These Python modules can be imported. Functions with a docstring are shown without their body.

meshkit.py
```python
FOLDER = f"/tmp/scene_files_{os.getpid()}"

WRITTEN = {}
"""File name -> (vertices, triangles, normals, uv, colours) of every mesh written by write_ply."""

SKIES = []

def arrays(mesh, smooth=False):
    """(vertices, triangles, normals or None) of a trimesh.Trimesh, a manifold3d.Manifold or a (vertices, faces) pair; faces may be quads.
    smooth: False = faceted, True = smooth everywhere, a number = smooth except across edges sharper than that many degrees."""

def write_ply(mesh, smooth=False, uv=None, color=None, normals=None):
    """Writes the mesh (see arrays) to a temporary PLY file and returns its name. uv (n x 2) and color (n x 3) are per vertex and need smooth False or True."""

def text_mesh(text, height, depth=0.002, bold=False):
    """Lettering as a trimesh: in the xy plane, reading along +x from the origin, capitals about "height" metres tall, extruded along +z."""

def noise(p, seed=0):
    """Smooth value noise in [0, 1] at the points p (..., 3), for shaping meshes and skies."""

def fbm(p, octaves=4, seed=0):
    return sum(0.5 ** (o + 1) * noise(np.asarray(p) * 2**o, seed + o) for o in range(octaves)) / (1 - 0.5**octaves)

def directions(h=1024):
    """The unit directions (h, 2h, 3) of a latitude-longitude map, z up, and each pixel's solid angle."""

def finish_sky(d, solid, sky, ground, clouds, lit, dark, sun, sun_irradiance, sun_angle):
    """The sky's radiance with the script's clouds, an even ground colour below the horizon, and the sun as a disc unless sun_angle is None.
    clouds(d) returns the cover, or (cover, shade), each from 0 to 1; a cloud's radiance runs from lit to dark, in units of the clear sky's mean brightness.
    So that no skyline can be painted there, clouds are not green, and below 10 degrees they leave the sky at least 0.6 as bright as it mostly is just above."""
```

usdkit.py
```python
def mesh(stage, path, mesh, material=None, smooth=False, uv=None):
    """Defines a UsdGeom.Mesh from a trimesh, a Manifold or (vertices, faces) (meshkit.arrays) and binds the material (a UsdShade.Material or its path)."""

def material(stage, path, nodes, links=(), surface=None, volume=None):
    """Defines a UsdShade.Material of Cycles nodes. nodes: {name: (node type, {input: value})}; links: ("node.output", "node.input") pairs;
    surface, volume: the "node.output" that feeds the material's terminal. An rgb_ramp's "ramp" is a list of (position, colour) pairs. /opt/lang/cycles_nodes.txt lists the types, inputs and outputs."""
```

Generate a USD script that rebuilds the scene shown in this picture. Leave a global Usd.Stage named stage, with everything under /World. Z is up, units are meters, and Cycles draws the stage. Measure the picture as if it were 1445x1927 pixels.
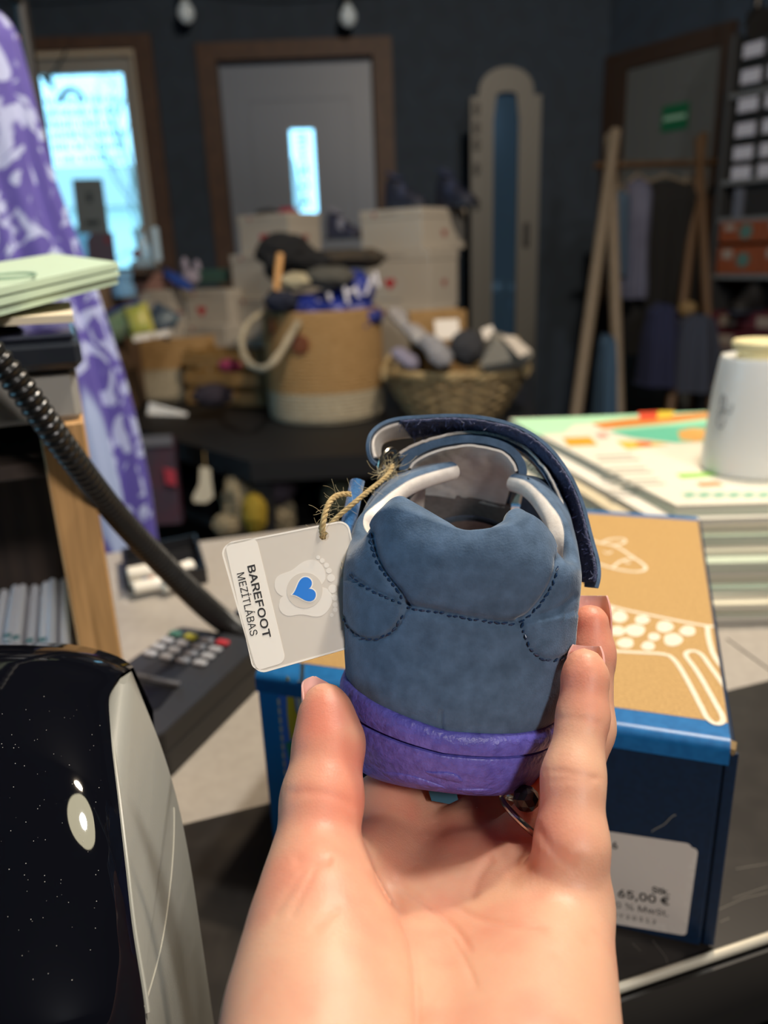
import math, random
import numpy as np, trimesh, usdkit, meshkit
import manifold3d as m3
from scipy.interpolate import CubicSpline, PchipInterpolator
from scipy.spatial import cKDTree
from shapely import affinity
from shapely.geometry import Polygon, LineString, Point, box as sbox
from shapely.ops import unary_union
from pxr import Usd, UsdGeom, UsdLux, UsdShade, Gf, Sdf, Vt

stage = Usd.Stage.CreateInMemory()
UsdGeom.SetStageUpAxis(stage, UsdGeom.Tokens.z)
UsdGeom.SetStageMetersPerUnit(stage, 1.0)
UsdGeom.Xform.Define(stage, '/World')
UsdGeom.Scope.Define(stage, '/World/Looks')
rng = np.random.default_rng(7)

# ------------------------------------------------------------------ camera
FPX, PITCH, ROLL = 1450.0, math.radians(18.6), math.radians(2.2)
ZC = 0.90                                    # counter top
CAM = np.array([0.0, 0.0, ZC + 0.293])
_R = np.array([1.0, 0, 0]); _F = np.array([0, math.cos(PITCH), -math.sin(PITCH)]); _D = np.array([0, -math.sin(PITCH), -math.cos(PITCH)])
_c, _s = math.cos(ROLL), math.sin(ROLL)
CR, CD, CF = _c * _R + _s * _D, -_s * _R + _c * _D, _F      # right, down, forward
CM = np.array([CR, CD, CF])
cam = UsdGeom.Camera.Define(stage, '/World/camera')
m = Gf.Matrix4d(1)
for i, ax in enumerate((CR, -CD, -CF)):
    m.SetRow(i, Gf.Vec4d(*map(float, ax), 0))
m.SetRow(3, Gf.Vec4d(*map(float, CAM), 1))
cam.AddTransformOp().Set(m)
cam.CreateHorizontalApertureAttr(27.0)
cam.CreateVerticalApertureAttr(36.0)
cam.CreateFocalLengthAttr(27.0 * FPX / 1445.0)
cam.CreateFStopAttr(10.0)
cam.CreateFocusDistanceAttr(0.2)
cam.CreateClippingRangeAttr(Gf.Vec2f(0.02, 1000))
cam.CreateExposureAttr(0.1)

# ------------------------------------------------------------------ lights
def light(kind, name, loc, target, color, power, **kw):
    L = getattr(UsdLux, kind).Define(stage, '/World/' + name)
    loc, target = np.array(loc, float), np.array(target, float)
    z = loc - target; z /= np.linalg.norm(z)
    x = np.cross([0, 1, 0.001], z); x /= np.linalg.norm(x); y = np.cross(z, x)
    mm = Gf.Matrix4d(1)
    for i, ax in enumerate((x, y, z)):
        mm.SetRow(i, Gf.Vec4d(*map(float, ax), 0))
    mm.SetRow(3, Gf.Vec4d(*map(float, loc), 1))
    L.AddTransformOp().Set(mm)
    L.CreateColorAttr(Gf.Vec3f(*color)); L.CreateIntensityAttr(power)
    L.CreateNormalizeAttr(True)
    for k, v in kw.items():
        getattr(L, 'Create' + k + 'Attr')(v)
    return L
dome = UsdLux.DomeLight.Define(stage, '/World/sky')
dome.CreateColorAttr(Gf.Vec3f(0.30, 0.68, 0.92)); dome.CreateIntensityAttr(1.15)
KEY = (0.34, 0.47, 2.03)
light('DiskLight', 'unseen_spot_over_counter', KEY, (0.05, 0.25, 0.95), (1.0, 0.96, 0.90), 2.25, Radius=0.04)  # out of view, placed to light hand, shoe and counter from above right
UNSEEN_LAMP = (0.85, -1.6, 2.45)  # unseen lamp behind the viewer, placed to light shoe and hand from the front
light('DiskLight', 'unseen_rear_light', UNSEEN_LAMP, (0.0, 0.4, 0.9), (1.0, 0.94, 0.90), 10.0, Radius=0.16)
light('DiskLight', 'unseen_spot_over_display', (0.45, 0.95, 2.6), (0.05, 2.2, 0.8), (1.0, 0.82, 0.62), 12.0, Radius=0.06)  # out of view, placed to light the baskets and cartons

# ------------------------------------------------------------------ pixels to points
def ray(px, py):
    d = np.array([(px - 722.5) / FPX, (py - 963.5) / FPX, 1.0])
    return d[0] * CR + d[1] * CD + d[2] * CF
def at(px, py, depth):
    return CAM + ray(px, py) * depth
def onz(px, py, z):
    r = ray(px, py); return CAM + r * ((z - CAM[2]) / r[2])
def ony(px, py, y):
    r = ray(px, py); return CAM + r * ((y - CAM[1]) / r[1])
def onx(px, py, x):
    r = ray(px, py); return CAM + r * ((x - CAM[0]) / r[0])
def onplane(px, py, o, n):
    r = ray(px, py); return CAM + r * (np.dot(np.asarray(o) - CAM, n) / np.dot(r, n))
def proj(P):
    q = (np.atleast_2d(P) - CAM) @ CM.T
    return np.c_[722.5 + FPX * q[:, 0] / q[:, 2], 963.5 + FPX * q[:, 1] / q[:, 2], q[:, 2]]

# ------------------------------------------------------------------ scene prims
_used = {}
def _path(parent, name):
    k = (parent, name)
    n = _used.get(k, 0); _used[k] = n + 1
    return f'{parent}/{name}' if n == 0 else f'{parent}/{name}_{n:03d}'
class Thing:
    def __init__(self, prim, M): self.prim, self.M, self.path = prim, M, str(prim.GetPath())
def setdata(prim, **kw):
    for k, v in kw.items():
        if v: prim.SetCustomDataByKey(k, v)
def xmat(M):
    g = Gf.Matrix4d(1)
    for i in range(4):
        g.SetRow(i, Gf.Vec4d(*map(float, M[:, i])))
    return g
def frame(loc=(0, 0, 0), yaw=0.0, R=None):
    M = np.eye(4); M[:3, 3] = loc
    if R is not None: M[:3, :3] = R
    elif yaw: c, s = math.cos(yaw), math.sin(yaw); M[:3, :3] = [[c, -s, 0], [s, c, 0], [0, 0, 1]]
    return M
def thing(name, label, cat, loc=(0, 0, 0), yaw=0.0, R=None, group=None, kind=None):
    M = frame(loc, yaw, R)
    x = UsdGeom.Xform.Define(stage, _path('/World', name)); x.AddTransformOp().Set(xmat(M))
    setdata(x.GetPrim(), label=label, category=cat, group=group, kind=kind)
    return Thing(x.GetPrim(), M)
def tm(mesh):
    if isinstance(mesh, trimesh.Trimesh): return mesh
    if hasattr(mesh, 'to_mesh'):
        q = mesh.to_mesh(); return trimesh.Trimesh(q.vert_properties[:, :3], q.tri_verts, process=False)
    v, f = mesh
    v, f = np.asarray(v, float), np.asarray(f, int)
    if f.shape[1] == 4: f = np.vstack([f[:, [0, 1, 2]], f[:, [0, 2, 3]]])
    return trimesh.Trimesh(v, f, process=False)
def cat(*ms):
    ms = [tm(x) for y in ms for x in (y if isinstance(y, (list, tuple)) and not (len(y) == 2 and isinstance(y[0], np.ndarray)) else [y])]
    vs, fs, n = [], [], 0
    for x in ms:
        vs.append(x.vertices); fs.append(x.faces + n); n += len(x.vertices)
    return trimesh.Trimesh(np.vstack(vs), np.vstack(fs), process=False)
def part(name, mesh, mat, parent=None, world=False, smooth=35, label=None, prim=None, attr=None, **data):
    """One Mesh prim; coordinates local to the parent's thing, or world ones when world=True."""
    mesh = tm(mesh)
    if world and parent is not None:
        Mi = np.linalg.inv(parent.M); mesh = trimesh.Trimesh(mesh.vertices @ Mi[:3, :3].T + Mi[:3, 3], mesh.faces, process=False)
    pp = parent.path if parent is not None else '/World'
    p = usdkit.mesh(stage, _path(pp, name), mesh, mat, smooth=smooth)
    if attr is not None:
        for k, v in attr.items():
            UsdGeom.PrimvarsAPI(p).CreatePrimvar(k, Sdf.ValueTypeNames.FloatArray, 'vertex').Set(Vt.FloatArray.FromNumpy(np.asarray(v, np.float32)))
    setdata(p.GetPrim(), label=label, **data)
    return Thing(p.GetPrim(), parent.M if parent is not None else np.eye(4))
def single(name, mesh, mat, label, cat_, group=None, smooth=35, kind=None):
    return part(name, mesh, mat, None, smooth=smooth, label=label, category=cat_, group=group, kind=kind)
def struct(name, mesh, mat, parent=None, smooth=35, label=None):
    return part(name, mesh, mat, parent, smooth=smooth, label=label, kind='structure' if parent is None else None)
def dup(src, label, loc, yaw=0.0, R=None, group=None, scale=None):
    M = frame(loc, yaw, R)
    if scale is not None: M[:3, :3] = M[:3, :3] @ np.diag(scale)
    x = UsdGeom.Xform.Define(stage, _path('/World', src.prim.GetName().rstrip('0123456789').rstrip('_')))
    x.GetPrim().GetReferences().AddInternalReference(src.prim.GetPath()); x.GetPrim().SetInstanceable(True)
    x.ClearXformOpOrder(); x.AddTransformOp(opSuffix='own').Set(xmat(M))
    was = src.prim.GetCustomData()
    setdata(x.GetPrim(), label=label, category=was['category'], group=group or was.get('group'))
    return Thing(x.GetPrim(), M)

# ------------------------------------------------------------------ materials
def lin(c):
    if isinstance(c, str):
        c = [int(c[i:i + 2], 16) for i in (1, 3, 5)]
    c = np.asarray(c, float) / 255.0
    return tuple(np.where(c <= 0.04045, c / 12.92, ((c + 0.055) / 1.055) ** 2.4))
_mats = {}
def M(name, c, rough=0.5, c2=None, scale=40.0, stretch=(1, 1, 1), bump=None, detail=4.0, metallic=0.0, ramp=(0.35, 0.65), wave=None, **kw):
    """Principled surface; c2 mixes a second own colour in by noise; bump=(scale, height in metres[, kind])."""
    if name in _mats: return _mats[name]
    n = {'p': ('principled_bsdf', dict(base_color=lin(c), roughness=rough, metallic=metallic, **kw)), 'tc': ('texture_coordinate', {})}
    links = []
    if c2 is not None or bump is not None:
        n['map'] = ('mapping', dict(scale=stretch)); links.append(('tc.object', 'map.vector'))
    if c2 is not None:
        if wave:
            n['n'] = ('noise_texture', dict(scale=scale, detail=detail, distortion=wave))
        else:
            n['n'] = ('noise_texture', dict(scale=scale, detail=detail))
        n['r'] = ('rgb_ramp', dict(ramp=[(ramp[0], lin(c)), (ramp[1], lin(c2))]))
        links += [('map.vector', 'n.vector'), ('n.fac', 'r.fac'), ('r.color', 'p.base_color')]
    if bump is not None:
        kind = bump[2] if len(bump) > 2 else 'noise'
        if kind == 'noise':
            n['bn'] = ('noise_texture', dict(scale=bump[0], detail=4.0)); out = 'bn.fac'
        elif kind == 'voronoi':
            n['bn'] = ('voronoi_texture', dict(scale=bump[0])); out = 'bn.distance'
        else:
            n['bn'] = ('wave_texture', dict(scale=bump[0], distortion=1.0)); out = 'bn.fac'
        n['b'] = ('bump', dict(strength=1.0, distance=bump[1]))
        links += [('map.vector', 'bn.vector'), (out, 'b.height'), ('b.normal', 'p.normal')]
    _mats[name] = usdkit.material(stage, '/World/Looks/' + name, n, links, surface='p.BSDF')
    return _mats[name]

# ------------------------------------------------------------------ shapes
def cbox(lo, hi, ch=0.002):
    lo, hi = np.minimum(lo, hi).astype(float), np.maximum(lo, hi).astype(float)
    ch = min(ch, 0.45 * (hi - lo).min())
    p = []
    for sx in (0, 1):
        for sy in (0, 1):
            for sz in (0, 1):
                c = np.array([(lo, hi)[sx][0], (lo, hi)[sy][1], (lo, hi)[sz][2]])
                d = np.array([1 - 2 * sx, 1 - 2 * sy, 1 - 2 * sz]) * ch
                for k in range(3):
                    q = c + d; q[k] = c[k]; p.append(q)
    return hull(p)
def hull(p):
    h = trimesh.convex.convex_hull(np.asarray(p, float)); return h
def rbox(lo, hi, r, n=8):
    lo, hi = np.minimum(lo, hi).astype(float), np.maximum(lo, hi).astype(float)
    r = min(r, 0.49 * (hi - lo).min()); p = []
    s = trimesh.creation.icosphere(2 if n > 8 else 1, r).vertices
    for sx in (0, 1):
        for sy in (0, 1):
            for sz in (0, 1):
                c = np.array([(lo[0] + r, hi[0] - r)[sx], (lo[1] + r, hi[1] - r)[sy], (lo[2] + r, hi[2] - r)[sz]])
                p.append(s + c)
    return hull(np.vstack(p))
def lathe(prof, n=40, sx=1.0, sy=1.0, a0=0.0):
    prof = np.asarray(prof, float); a = np.linspace(0, 2 * np.pi, n, endpoint=False) + a0
    v = np.stack([np.outer(prof[:, 0], np.cos(a)) * sx, np.outer(prof[:, 0], np.sin(a)) * sy, np.repeat(prof[:, 1][:, None], n, 1)], -1)
    return closed_grid(v, wrap=True)
def closed_grid(v, wrap=False, flip=False):
    h, w = v.shape[:2]; idx = np.arange(h * w).reshape(h, w)
    if wrap: idx = np.c_[idx, idx[:, :1]]
    a, b, c, d = idx[:-1, :-1].ravel(), idx[:-1, 1:].ravel(), idx[1:, 1:].ravel(), idx[1:, :-1].ravel()
    f = np.c_[a, b, c, d]
    if flip: f = f[:, ::-1]
    return tm((v.reshape(-1, 3), f))
def tube(path, r, n=10, caps=True, ell=None):
    path = np.asarray(path, float); r = np.broadcast_to(np.asarray(r, float), (len(path),))
    t = np.gradient(path, axis=0); t /= np.maximum(np.linalg.norm(t, axis=1, keepdims=True), 1e-12)
    nrm = np.cross(t[0], [0, 0, 1.0]);
    if np.linalg.norm(nrm) < 1e-3: nrm = np.cross(t[0], [1.0, 0, 0])
    nrm /= np.linalg.norm(nrm); rows = []
    a = np.linspace(0, 2 * np.pi, n, endpoint=False)
    for i in range(len(path)):
        nrm = nrm - t[i] * np.dot(nrm, t[i]); nrm /= np.linalg.norm(nrm); b = np.cross(t[i], nrm)
        rows.append(path[i] + r[i] * (np.cos(a)[:, None] * nrm + np.sin(a)[:, None] * b * (ell or 1)))
    g = closed_grid(np.array(rows), wrap=True)
    if caps:
        k = len(g.vertices); L = len(path)
        v = np.vstack([g.vertices, path[0], path[-1]])
        i = np.arange(n); j = (i + 1) % n
        f = np.vstack([g.faces, np.c_[j, i, np.full(n, k)], np.c_[(L - 1) * n + i, (L - 1) * n + j, np.full(n, k + 1)]])
        g = trimesh.Trimesh(v, f, process=False)
    return g
def curve(pts, n=40, k=3):
    pts = np.asarray(pts, float); d = np.r_[0, np.cumsum(np.linalg.norm(np.diff(pts, axis=0), axis=1))]
    return CubicSpline(d, pts)(np.linspace(0, d[-1], n)) if len(pts) > 2 else np.linspace(0, 1, n)[:, None] * (pts[1] - pts[0]) + pts[0]
def polyline(pts, step):
    pts = np.asarray(pts, float); d = np.r_[0, np.cumsum(np.linalg.norm(np.diff(pts, axis=0), axis=1))]
    s = np.arange(0, d[-1], step); return np.c_[[np.interp(s, d, pts[:, k]) for k in range(pts.shape[1])]].T
def slab(grid, thick):
    """A sheet (grid of points u x v) given thickness along its normals, closed all round."""
    g = np.asarray(grid, float); du, dv = np.gradient(g, axis=0), np.gradient(g, axis=1)
    n = np.cross(du, dv); n /= np.maximum(np.linalg.norm(n, axis=2, keepdims=True), 1e-12)
    a, b = g + n * thick / 2, g - n * thick / 2; h, w = g.shape[:2]
    top = closed_grid(a); bot = closed_grid(b, flip=True)
    idx = np.arange(h * w).reshape(h, w)
    loop = np.r_[idx[0, :-1], idx[:-1, -1], idx[-1, ::-1][:-1], idx[::-1, 0][:-1]]
    nx = np.roll(loop, -1); N = h * w
    f = np.vstack([top.faces, bot.faces + N, np.c_[nx, loop, loop + N], np.c_[nx, loop + N, nx + N]])
    return trimesh.Trimesh(np.vstack([a.reshape(-1, 3), b.reshape(-1, 3)]), f, process=False)
def prism(poly, h0, h1):
    """shapely polygon in xy extruded from z=h0 to h1"""
    gs = [g for g in getattr(poly, 'geoms', [poly]) if g.area > 1e-12]
    ms = []
    for g in gs:
        x = trimesh.creation.extrude_polygon(g, h1 - h0, engine='earcut'); x.apply_translation([0, 0, h0]); ms.append(x)
    return cat(ms)
def place(mesh, o, ax, ay, az=None):
    mesh = tm(mesh); ax, ay = np.asarray(ax, float), np.asarray(ay, float)
    az = np.cross(ax, ay) if az is None else np.asarray(az, float)
    B = np.array([ax, ay, az])
    return trimesh.Trimesh(np.asarray(o) + mesh.vertices @ B, mesh.faces if np.linalg.det(B) > 0 else mesh.faces[:, ::-1], process=False)
def moved(mesh, loc=(0, 0, 0), yaw=0.0, scale=1.0, R=None):
    Mx = frame(loc, yaw, R); mesh = tm(mesh)
    return trimesh.Trimesh((mesh.vertices * scale) @ Mx[:3, :3].T + Mx[:3, 3], mesh.faces, process=False)
def rounded(poly, r): return poly.buffer(-r).buffer(r, quad_segs=6)
def unit(v): v = np.asarray(v, float); return v / np.linalg.norm(v)
def rot(axis, ang):
    return trimesh.transformations.rotation_matrix(ang, axis)[:3, :3]
def text_at(s, height, o, ax, ay, depth=0.0002, bold=False, anchor='l'):
    t = meshkit.text_mesh(s, height, depth, bold)
    w = t.bounds[1, 0]
    t.apply_translation([{'l': 0, 'c': -w / 2, 'r': -w}[anchor], 0, 0])
    return place(t, o, ax, ay)
def heart(s):
    t = np.linspace(0, 2 * np.pi, 60, endpoint=False)
    return Polygon(np.c_[16 * np.sin(t) ** 3, 13 * np.cos(t) - 5 * np.cos(2 * t) - 2 * np.cos(3 * t) - np.cos(4 * t)] * s / 32.0)
def surface_nets(F, o, h):
    """Naive surface nets over the grid F (negative inside)."""
    ins = F < 0; c = np.zeros(np.array(F.shape) - 1, int)
    for dx in (0, 1):
        for dy in (0, 1):
            for dz in (0, 1):
                c += ins[dx:dx + c.shape[0], dy:dy + c.shape[1], dz:dz + c.shape[2]]
    act = (c > 0) & (c < 8); ids = -np.ones(c.shape, int); cells = np.argwhere(act); ids[act] = np.arange(len(cells))
    acc, cnt = np.zeros((len(cells), 3)), np.zeros(len(cells))
    for ax in range(3):
        e = np.zeros(3, int); e[ax] = 1
        for p in (0, 1):
            for q in (0, 1):
                s = np.zeros(3, int); s[(ax + 1) % 3], s[(ax + 2) % 3] = p, q
                a = cells + s; b = a + e; fa, fb = F[tuple(a.T)], F[tuple(b.T)]
                k = (fa < 0) != (fb < 0); t = np.where(k, fa / np.where(k, fa - fb, 1), 0)
                acc += k[:, None] * (a + t[:, None] * e - cells); cnt += k
    v = o + h * (cells + acc / cnt[:, None]); faces = []
    for ax in range(3):
        e = np.zeros(3, int); e[ax] = 1
        sl0 = [slice(None)] * 3; sl1 = [slice(None)] * 3; sl0[ax] = slice(0, -1); sl1[ax] = slice(1, None)
        x = ins[tuple(sl0)] != ins[tuple(sl1)]; pts = np.argwhere(x)
        u, w = (ax + 1) % 3, (ax + 2) % 3
        ok = (pts[:, u] > 0) & (pts[:, w] > 0) & (pts[:, u] < c.shape[u]) & (pts[:, w] < c.shape[w]) & (pts[:, ax] < c.shape[ax]); pts = pts[ok]
        eu, ew = np.zeros(3, int), np.zeros(3, int); eu[u], ew[w] = 1, 1
        g = lambda q: ids[tuple(q.T)]
        quad = np.c_[g(pts - eu - ew), g(pts - ew), g(pts), g(pts - eu)]
        fl = ins[tuple(pts.T)]; quad[~fl] = quad[~fl][:, ::-1]; faces.append(quad)
    return tm((v, np.vstack(faces)))
def round_cone(P, a, b, ra, rb):
    ba = b - a; l2 = ba @ ba; rr = ra - rb; a2 = max(l2 - rr * rr, 1e-12); il2 = 1 / l2
    pa = P - a; y = pa @ ba; z = y - l2; x2 = ((pa * l2 - ba * y[..., None]) ** 2).sum(-1); y2 = y * y * l2; z2 = z * z * l2
    k = np.sign(rr) * rr * rr * x2
    d = (np.sqrt(x2 * a2 * il2) + y * rr) * il2 - ra
    d = np.where(np.sign(z) * a2 * z2 > k, np.sqrt(x2 + z2) * il2 - rb, d)
    return np.where(np.sign(y) * a2 * y2 < k, np.sqrt(x2 + y2) * il2 - ra, d)
def smin(a, b, k):
    h = np.clip(0.5 + 0.5 * (b - a) / k, 0, 1); return b + (a - b) * h - k * h * (1 - h)
def seg_dist(p, poly):
    """distance of 2-D points to a polyline, and the position along it"""
    poly = np.asarray(poly, float); best = np.full(len(p), 1e9); pos = np.zeros(len(p)); acc = 0
    for a, b in zip(poly[:-1], poly[1:]):
        ab = b - a; t = np.clip(((p - a) @ ab) / (ab @ ab), 0, 1); d = np.linalg.norm(p - (a + t[:, None] * ab), axis=1)
        k = d < best; best[k] = d[k]; L = np.linalg.norm(ab); pos[k] = (acc + t * L)[k]; acc += L
    return best, pos / acc
def chaikin(p, k=2):
    p = np.asarray(p, float)
    for _ in range(k):
        a, b = p[:-1] * .75 + p[1:] * .25, p[:-1] * .25 + p[1:] * .75; p = np.vstack([p[:1], np.stack([a, b], 1).reshape(-1, 2), p[-1:]])
    return p
def smooth_poly(pts, n=60): return curve(pts, n)
# ================================================================== COUNTER
z3 = np.array([0, 0, 1.0])
grey_top = M('grey_laminate', '#a39c93', 0.42, '#9c958c', 120, bump=(900, 0.00003))
black_top = M('black_laminate', '#24211f', 0.33, '#37332f', 35, detail=8, ramp=(0.45, 0.8), bump=(1200, 0.00002))
chrome = M('chrome', '#d9d2c0', 0.3, metallic=0.45)
black_edge = M('black_edging', '#191716', 0.5)
scratch_m = M('scratch_mark', '#8a8378', 0.5)

def G(px, py, z=ZC): return onz(px, py, z)
# edge of the black part (near) : line on the counter plane ; metal trim at the right
e1, e2 = G(1150, 1868)[:2], G(1445, 1768)[:2]
ed = (e2 - e1) / np.linalg.norm(e2 - e1); en = np.array([ed[1], -ed[0]])      # en points to the viewer
b1, b2 = G(420, 1533)[:2], G(1400, 1292)[:2]
bd = (b2 - b1) / np.linalg.norm(b2 - b1)
f1, f2 = G(230, 1038)[:2], G(640, 985)[:2]
fd = (f2 - f1) / np.linalg.norm(f2 - f1)
def along(p, d, t): return p + d * t
far_l, far_r = along(f1, fd, -0.9), along(f1, fd, 1.7)
mid_l, mid_r = along(b1, bd, -0.8), along(b1, bd, 1.3)
near_l, near_r = along(e1, ed, -0.9), along(e1, ed, 1.0)
counter = thing('counter', 'grey-topped shop counter with a black front section and a bright metal edge strip', 'counter', (0, 0.4, 0))
part('grey_top', prism(Polygon([far_l, far_r, mid_r, mid_l]), ZC - 0.03, ZC), grey_top, counter, world=True)
part('black_top', prism(Polygon([mid_l, mid_r, near_r, near_l]).buffer(-0.0006), ZC - 0.03, ZC + 0.0006), black_top, counter, world=True)
tr = [np.r_[along(e1, ed, t), ZC + 0.0012] for t in (-0.9, 1.0)]
part('metal_strip', tube(np.array(tr), 0.0021, 10), chrome, counter, world=True)
tr2 = [np.r_[along(e1, ed, t) + en * 0.010, ZC - 0.010] for t in (-0.9, 1.0)]
edge_poly = Polygon([near_l, near_r, near_r + en * 0.0016, near_l + en * 0.0016])
part('edge_band', prism(Polygon([near_l + en * .0018, near_r + en * .0018, near_r + en * 0.0040, near_l + en * 0.0040]), ZC - 0.045, ZC - 0.0015), black_edge, counter, world=True)
# lower drawer shelf in front of the edge (dark slot, then grey board)
part('drawer_front', prism(Polygon([near_l + en * .004, near_r + en * .004, near_r + en * 0.030, near_l + en * 0.030]), ZC - 0.16, ZC - 0.048), black_edge, counter, world=True)
part('lower_board', prism(Polygon([near_l + en * .012, near_r + en * .012, near_r + en * 0.20, near_l + en * 0.20]), ZC - 0.20, ZC - 0.17), grey_top, counter, world=True)
under = Polygon([far_l - fd * -0.05 + [0, -0.03], far_r + [0, -0.03], near_r - en * 0.02, near_l - en * 0.02])
part('base_cabinet', prism(under, 0.0, ZC - 0.0305), M('cabinet_dark', '#26231f', 0.6), counter, world=True)
# seam between two grey boards
s1, s2 = G(1368, 1203), G(1470, 1277)
part('seam', tube(np.array([s1, s2]) + [0, 0, 0.0001], 0.0006, 6), black_edge, counter, world=True)
sc = []
for k, pl in enumerate([[(1228, 1770), (1252, 1800), (1262, 1830)], [(1330, 1722), (1400, 1690), (1445, 1680)], [(1380, 1690), (1445, 1668)], [(1385, 1635), (1445, 1625)], [(1190, 1775), (1205, 1790)], [(1355, 1735), (1372, 1728)]]):
    sc.append(tube(np.array([G(a, b, ZC + 0.0007) for a, b in pl]), 0.00009, 5))
part('scratches', cat(sc), scratch_m, counter, world=True, kind='stuff')

# ================================================================== SHOE BOX
YAW = math.radians(-19.2); BW, BL, BH = 0.211, 0.275, 0.105
FBR = G(1340, 1788); FBR[2] = ZC + 0.0008
ba = np.array([math.cos(YAW), math.sin(YAW), 0]); bb = np.array([-math.sin(YAW), math.cos(YAW), 0])
navy = M('navy_card', '#0b2038', 0.5, '#0d2642', 500, bump=(1500, 0.00002), specular_ior_level=0.35)
blueband = M('blue_card', '#115e98', 0.38, '#1a6aa6', 300, bump=(1500, 0.00003))
kraft = M('kraft_card', '#a07d47', 0.62, '#b8945b', 900, detail=8, bump=(1300, 0.00004))
whiteprint = M('white_print', '#e2d9c6', 0.6, '#cfc4ad', 700)
box_o = FBR - ba * BW                                       # front left bottom corner
sb = thing('shoe_box', 'navy shoe box with kraft lid printed with a white giraffe, behind the held shoe', 'box', box_o, YAW)
part('body', cbox([0.001, 0.0012, 0], [BW - 0.001, BL, BH - 0.001], 0.0008), navy, sb)
part('front_flap', rbox([0, -0.0008, 0.0005], [BW - 0.0052, 0.0012, BH - 0.003], 0.0009), navy, sb)
part('side_flap', rbox([BW - 0.0042, 0.0002, 0.001], [BW + 0.0006, 0.0018, BH - 0.005], 0.0007), navy, sb)
# lid: blue sheet folded over the front edge with a soft radius
r0 = 0.004; sec = [(-0.0016, BH - 0.0095)] + [(-0.0016 + r0 * (1 - math.cos(t)), BH - r0 + r0 * math.sin(t)) for t in np.linspace(0, math.pi / 2, 7)] + [(BL * k, BH) for k in (0.3, 0.6, 1.0)]
g = np.array([[(x, y, z) for (y, z) in sec] for x in (0, BW / 2, BW - 0.003)])
part('lid', slab(g, 0.0009), blueband, sb)
part('torn_corner', hull(np.array([[BW - .004, -.001, BH - .002], [BW - .001, -.0005, BH - .003], [BW - .0005, .002, BH - .001], [BW - .003, .002, BH - .0002], [BW - .002, 0, BH - .006], [BW - .0005, .001, BH - .007]])), M('torn_card', '#8d744e', 0.9), sb)
def lid_xy(px, py):
    p = onz(px, py, FBR[2] + BH); d = p - box_o
    return np.array([d @ ba, d @ bb])
def lid_poly(pts): return Polygon([lid_xy(*p) for p in pts])
yk0 = lid_xy(1270, 1349)[1]; yk1 = lid_xy(1220, 975)[1]
top = BH + 0.00046
part('kraft_panel', prism(sbox(0.0, yk0, BW - 0.0031, yk1), top, top + 0.0002), kraft, sb)
cx = lambda x, y: (1060 + x / 3.706, 920 + y / 3.706)
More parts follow.
